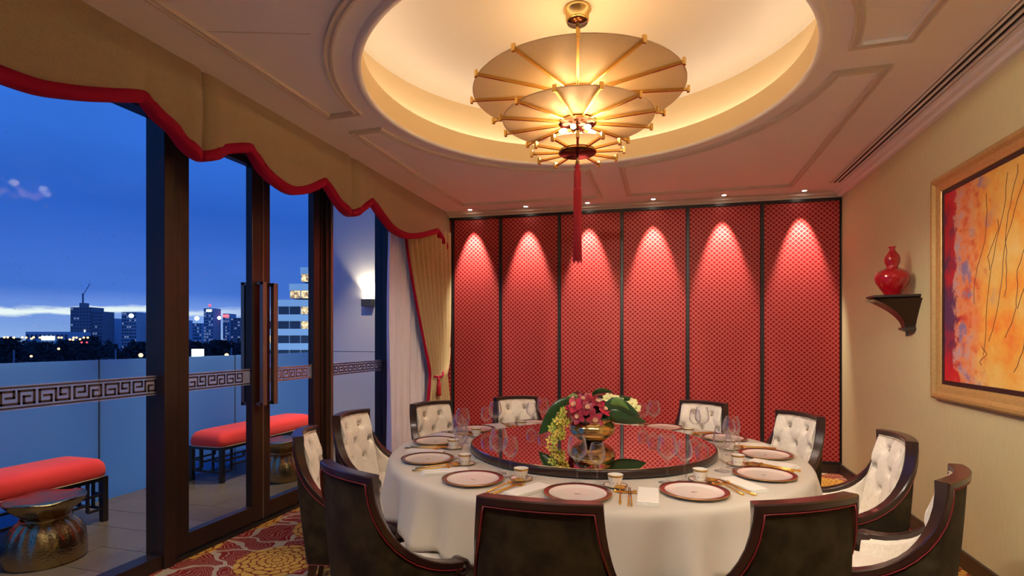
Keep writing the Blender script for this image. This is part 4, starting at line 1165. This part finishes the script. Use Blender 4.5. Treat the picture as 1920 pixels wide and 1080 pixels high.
def stool():
    root = empty('drum_stool'); n_ = 96; rows = []
    prof = [(.205, .0), (.213, .02), (.210, .10), (.196, .17), (.165, .225), (.125, .262), (.108, .275), (.125, .295), (.165, .33), (.196, .368), (.203, .385)]
    for r, z in prof:
        k = max(0, 1-abs(z-.262)/.24); row = []
        for i in range(n_):
            a = 2*PI*i/n_; pl_ = .016*k*abs(sin(a*7+z*3))*(1 if z < .27 else .5)+(.006*sin(a*11) if z > .33 else 0)
            row.append(((r+pl_*1.2-.008*k)*cos(a), (r+pl_*1.2-.008*k)*sin(a), z+(.006*sin(a*5+1) if z > .35 else 0)))
        rows.append(row)
    MB().grid(rows, cu=True).build('pleated_body', 'hammered_bronze', root)
    top = [[(r*cos(2*PI*i/n_), r*sin(2*PI*i/n_), z+(.006*sin(2*PI*i/n_*5+1) if r > .15 else 0)) for i in range(n_)] for r, z in ((.205, .385), (.209, .392), (.203, .398), (.15, .396), (.001, .395))]
    MB().grid(top, cu=True).build('top', 'hammered_bronze', root)
    MB().tube([(.122*cos(2*PI*k/40), .122*sin(2*PI*k/40), .270+.004*sin(k)) for k in range(40)], .010, 8, closed=True).build('tie_band', 'hammered_bronze', root)
    return root
s1 = stool(); s1.location = (-3.80, 2.44, 0); tag(s1, 'bronze gathered-sack drum stool in front of the left red bench', 'stool', 'bronze stools on the terrace')
s2 = copy_tree(s1); s2.location = (-3.72, 4.52, 0); s2.rotation_euler.z = .7; tag(s2, 'bronze gathered-sack drum stool beside the right red bench, behind the door', 'stool', 'bronze stools on the terrace')

# ------------------------------------------------------------------ city beyond
def gp(u, dist):
    l_ = (u-960)/1000*dist; return (l_*CS-dist*SN, l_*SN+dist*CS)
def gz(v, dist): return 1.4+(637-v)*dist/1000
GZ = -13.0
struct(MB().box((-2500, -1500, GZ-1), (1500, 3000, GZ)).build('ground', 'asphalt'))
# river strip
x_, y_ = gp(400, 520)
o = MB().box((-180, -60, 0), (120, 60, .3)).build('river', 'river_water', None, (x_, y_, GZ), PSI); struct(o)
def building(name, u0, u1, vtop, dist, mt, label, depth=18, floors=8, cols=5, lit=.15, wm='window_dim', seed=0, cat='building', extra=None):
    x_, y_ = gp((u0+u1)/2, dist); w_ = (u1-u0)*dist/1000; h = gz(vtop, dist)-GZ
    t = empty(name, (x_, y_, GZ), PSI); tag(t, label, cat)
    MB().box((-w_/2, 0, 0), (w_/2, depth, h)).build('walls', mt, t)
    r_ = random.Random(seed); fh = h/floors; cw = w_/cols; dim = MB(); li = MB()
    for f_ in range(floors):
        for c_ in range(cols):
            a = (-w_/2+cw*(c_+.22), -.25, fh*(f_+.3)); b = (-w_/2+cw*(c_+.78), .05, fh*(f_+.75))
            (li if r_.random() < lit else dim).box(a, b)
    if dim.v: o = dim.build('dark_windows', 'hotel_dark', t); o['kind'] = 'stuff'
    if li.v: o = li.build('lit_windows', wm, t); o['kind'] = 'stuff'
    if extra: extra(t, w_, h, depth)
    return t
def crane(t, w_, h, depth):
    MB().box((-w_*.15, 2, h), (w_*.05, 10, h+5)).build('lift_core', 'tower_dark', t)
    MB().bar((-w_*.08, 5, h+5), (-w_*.08, 5, h+16), 1.2, 1.2).build('crane_mast', 'tower_dark', t)
    MB().bar((-w_*.08, 5, h+14), (w_*.25, 5, h+27), .5, .5).build('crane_jib', 'tower_dark', t)
    MB().box((w_*.16, -.6, h*.18), (w_*.20, -.1, h*.50)).build('light_strip', 'sign_white', t)
building('office_block', -420, -120, 612, 600, 'tower_blue', 'low wide office block outside the frame to the left', floors=4, cols=14)
building('warehouse', 48, 128, 622, 560, 'tower_blue', 'long low warehouse left of the tower under construction', floors=2, cols=10, depth=30,
         extra=lambda t, w_, h, d: MB().box((-w_*.12, -.6, h*.62), (w_*.18, -.1, h*.80)).build('lit_sign', 'sign_white', t))
building('construction_tower', 132, 172, 576, 600, 'tower_dark', 'dark unfinished tower with a crane on its roof', floors=14, cols=7, lit=.06, seed=1, extra=crane)
building('construction_annex', 173.2, 192, 584, 600, 'tower_dark', 'lower dark annex right of the tower with the crane', floors=12, cols=4, lit=.05, seed=2)
building('apartment_tower', 194, 214, 597, 650, 'tower_blue', 'bluish apartment tower right of the crane tower annex', floors=10, cols=5, lit=.2, seed=3)
building('apartment_tower', 215, 226, 604, 690, 'tower_grey', 'narrow grey tower left of the floodlit twin blocks', floors=9, cols=4, lit=.1, seed=4)
building('apartment_tower', 228, 256, 585, 620, 'tower_grey', 'grey tower behind the first bright floodlight', floors=12, cols=6, lit=.15, seed=5)
building('apartment_tower', 262, 296, 597, 640, 'tower_blue', 'blue tower beside the dark mullion, left pane', floors=11, cols=7, lit=.2, seed=6)
building('apartment_tower', 300, 345, 600, 660, 'tower_blue', 'blue tower hidden behind the dark mullion', floors=10, cols=7, lit=.2, seed=7)
building('office_tower', 382, 400, 578, 700, 'tower_grey', 'tall office tower with a red lit crown behind the door', floors=14, cols=4, lit=.4, seed=8,
         extra=lambda t, w_, h, d: (MB().box((-w_*.2, -.6, h*.92), (w_*.3, -.1, h*.97)).build('lit_sign', 'sign_white', t), MB().sphere((0, 3, h+4), 1.6, 8, 6).build('roof_beacon', 'lamp_red', t), MB().bar((0, 3, h), (0, 3, h+4), .5, .5).build('mast', 'tower_dark', t)))
building('office_tower', 351, 378, 606, 740, 'tower_blue', 'lower blue block left of the tall office tower', floors=8, cols=6, lit=.2, seed=9)
building('office_tower', 418, 430, 588, 720, 'tower_blue', 'office tower with a red sign, seen behind the door handle', floors=12, cols=3, lit=.6, seed=10,
         extra=lambda t, w_, h, d: MB().box((-w_*.45, -.6, h*.90), (w_*.45, -.1, h*.97)).build('lit_sign', 'sign_red', t))
building('office_tower', 432, 470, 596, 700, 'tower_dark', 'dark tower behind the inner door handle', floors=11, cols=6, lit=.2, seed=11)
# stepped hotel close by
DH = 115
x_, y_ = gp(548, DH); ht = empty('stepped_hotel', (x_, y_, GZ), PSI); tag(ht, 'white stepped hotel with dark and lit window bands behind the right door', 'building')
def hx(u): return (u-548)*DH/1000
l = light('added_hotel_fill', 'SPOT', (0, -45, 3), 20000, (.62, .84, 1), ht, size=.5, spot=math.radians(80), blend=.5); aim(l, (0, 45, 14))  # unseen spot added to brighten the hotel's pale bands
tops = [(563, 640, 501), (542, 640, 532), (520, 640, 562), (490, 640, 589.5), (490, 640, 616.5), (490, 640, 643.5), (490, 640, 670), (490, 640, 697), (490, 640, 724), (490, 640, 751)]
rh = random.Random(2)
for k, (u0, u1, v) in enumerate(tops):
    z1 = gz(v, DH)-GZ; z0 = gz(v+12.5, DH)-GZ; zb = max(0, gz(v+27.3, DH)-GZ)
    MB().box((hx(u0), 0, z0), (hx(u1), 14, z1)).build('floor_band', 'hotel_band', ht)
    MB().box((hx(u0)+.1, .5, zb), (hx(u1), 14, z0)).build('storey_core', 'hotel_dark', ht)
    u = u0; us = [q for q in (490, 499.5, 520, 542, 563, 583, 604, 622) if q >= u0-1]
    for a, b in zip(us, us[1:]):
        lit_ = (a == 563 and k in (0, 1, 2, 3)) or (a == 542 and k == 1) or (a == 499.5+20.5 and k == 9) or (k == 4 and a == 499.5) or (k == 7 and a == 542)
        MB().box((hx(a)+.1, .30, zb+.05), (hx(b)-.1, .45, z0-.05)).build('window', 'window_lit' if lit_ else 'hotel_dark', ht)
        MB().box((hx(b)-.08, .15, zb), (hx(b)+.08, .5, z0)).build('mullion', 'tower_grey', ht)
# trees between
def leafq(mb, q, c_, sz):
    n_ = Vector((q.gauss(0, 1), q.gauss(0, 1), q.gauss(0, 1))).normalized(); b_ = n_.orthogonal().normalized()*sz*q.uniform(.5, 1.2); c2 = n_.cross(b_).normalized()*sz*q.uniform(.4, .9)
    mb.add([c_-b_, c_-c2, c_+b_, c_+c2], [(0, 1, 2, 3)])
def tree(u, vtop, wpx, dist, label, seed):
    x_, y_ = gp(u, dist); t = empty('tree', (x_, y_, GZ)); tag(t, label, 'tree', 'dark trees beyond the terrace')
    h = gz(vtop, dist)-GZ; r = wpx*dist/2000; q = random.Random(seed); mb = MB()
    for k in range(1500):
        a = q.uniform(0, 6.28); zz_ = q.random(); rr_ = r*math.sqrt(q.random())*math.sqrt(max(.05, 1-(2*zz_-1)**2*.85))*(.85+.3*sin(a*5+zz_*9+seed))
        leafq(mb, q, Vector((rr_*cos(a), rr_*sin(a), h*.30+h*.68*zz_)), r*.10)
    o = mb.build('crown', 'tree_dark', t); o['kind'] = 'stuff'
    MB().tube([(0, 0, 0), (0, 0, h*.5)], r*.06, 7).build('trunk', 'trunk_dark', t)
TR = [(15, 632, 90, 140, 'far left in the big pane'), (82, 640, 62, 130, 'second from the left in the big pane'), (128, 636, 60, 150, 'in front of the crane tower, left one'), (168, 629, 62, 140, 'in front of the crane tower, right one'), (228, 657, 36, 150, 'small one under the grey towers'), (262, 640, 66, 160, 'by the orange lamp in the big pane'), (365, 640, 50, 270, 'behind the left door glass, left one'), (412, 638, 66, 310, 'behind the left door glass, right one'), (455, 643, 40, 350, 'behind the door handle')]
for k, (u, v, wp, dd, lb) in enumerate(TR): tree(u, v, wp, dd, 'dark bushy tree beyond the balustrade, '+lb, k)
hg = MB(); q = random.Random(9)
for k in range(9000):
    u = q.uniform(-60, 480); x_, y_ = gp(u, 430+q.uniform(-30, 60)); leafq(hg, q, Vector((x_, y_, GZ+q.uniform(0, 9+4*sin(u*.13)+2*sin(u*.41)))), 1.5)
o = hg.build('distant_treeline', 'tree_dark'); tag(o, 'dark line of distant trees along the horizon', 'trees', kind='stuff')
# street lamps
LP = [(8, 632.5), (14.5, 632.5), (26, 633), (42, 632.5), (49, 633), (59, 635), (63, 632.5), (75, 633), (96, 633.5), (110, 633), (115.5, 633), (131, 636.5), (138, 633), (143.5, 633), (137, 637), (150, 636), (157, 633), (164.5, 633), (58.5, 668), (110, 654)]
pm = MB().tube([(0, 0, 0), (0, 0, -12)], .12, 5).mesh('lamp_post', 'trunk_dark'); lm = MB().sphere((0, 0, 0), .62, 8, 6).mesh('lamp_head', 'lamp_orange')
wmh = MB().sphere((0, 0, 0), 2.0, 10, 8).mesh('lamp_head', 'lamp_white'); rmh = MB().sphere((0, 0, 0), .5, 8, 6).mesh('lamp_head', 'lamp_red')
def lamp(u, v, dist, head, label, grp, sc_=1):
    x_, y_ = gp(u, dist); t = empty('street_lamp', (x_, y_, gz(v, dist))); tag(t, label, 'street lamp', grp)
    o = bpy.data.objects.new('lamp_head', head); C.objects.link(o); o.parent = t; o.scale = (sc_,)*3
    o = bpy.data.objects.new('lamp_post', pm); C.objects.link(o); o.parent = t; o.scale = (sc_*.8, sc_*.8, (gz(v, dist)-GZ)/12)
LP.sort(); ORD = 'first second third fourth fifth sixth seventh eighth ninth tenth eleventh twelfth thirteenth fourteenth fifteenth sixteenth seventeenth eighteenth nineteenth twentieth'.split()
for k, (u, v) in enumerate(LP): lamp(u, v, 92 if v < 650 else 80, lm, ORD[k]+' orange street lamp from the left beyond the big pane', 'orange street lamps', (.27 if v < 650 else .27))
lamp(264, 666, 125, lm, 'bright orange lamp in the tree near the dark mullion', 'near lamps', .75)
lamp(347, 667, 130, lm, 'bright orange lamp at the left edge of the door glass', 'near lamps', .75)
lamp(425, 666, 130, lm, 'bright orange lamp left of the door handle', 'near lamps', .75)
lamp(153, 642, 92, rmh, 'left of two red signal lamps below the crane tower', 'red signals', .3); lamp(163, 642, 92, rmh, 'right of two red signal lamps below the crane tower', 'red signals', .3)
lamp(246, 592, 360, wmh, 'tall white floodlight mast among the grey towers', 'floodlight masts', .7)
lamp(369, 597, 360, wmh, 'tall white floodlight mast at the left of the door glass', 'floodlight masts', .7)
lamp(411, 596, 360, wmh, 'tall white floodlight mast near the door handle', 'floodlight masts', .55)
x_, y_ = gp(367, 230); o = MB().box((-1.8, 0, 0), (1.8, 3, 4)).build('lit_kiosk', 'sign_white', None, (x_, y_, gz(672, 230)), PSI); tag(o, 'brightly lit white kiosk by the water seen through the door', 'kiosk')
for u, v, vt in ((26, 682, 656), (217, 677, 655), (434, 668, 652)):
    x_, y_ = gp(u, 40); o = MB().box((-.04, -.04, gz(v+20, 40)-5), (.04, .04, gz(vt, 40))).build('slim_post', 'pole_grey', None, (x_, y_, 0)); tag(o, {26: 'slim pale post at the far left above the balustrade', 217: 'slim pale post above the balustrade near the small tree', 434: 'slim pale post above the balustrade by the door handle'}[u], 'post', 'slim posts beyond the balustrade')
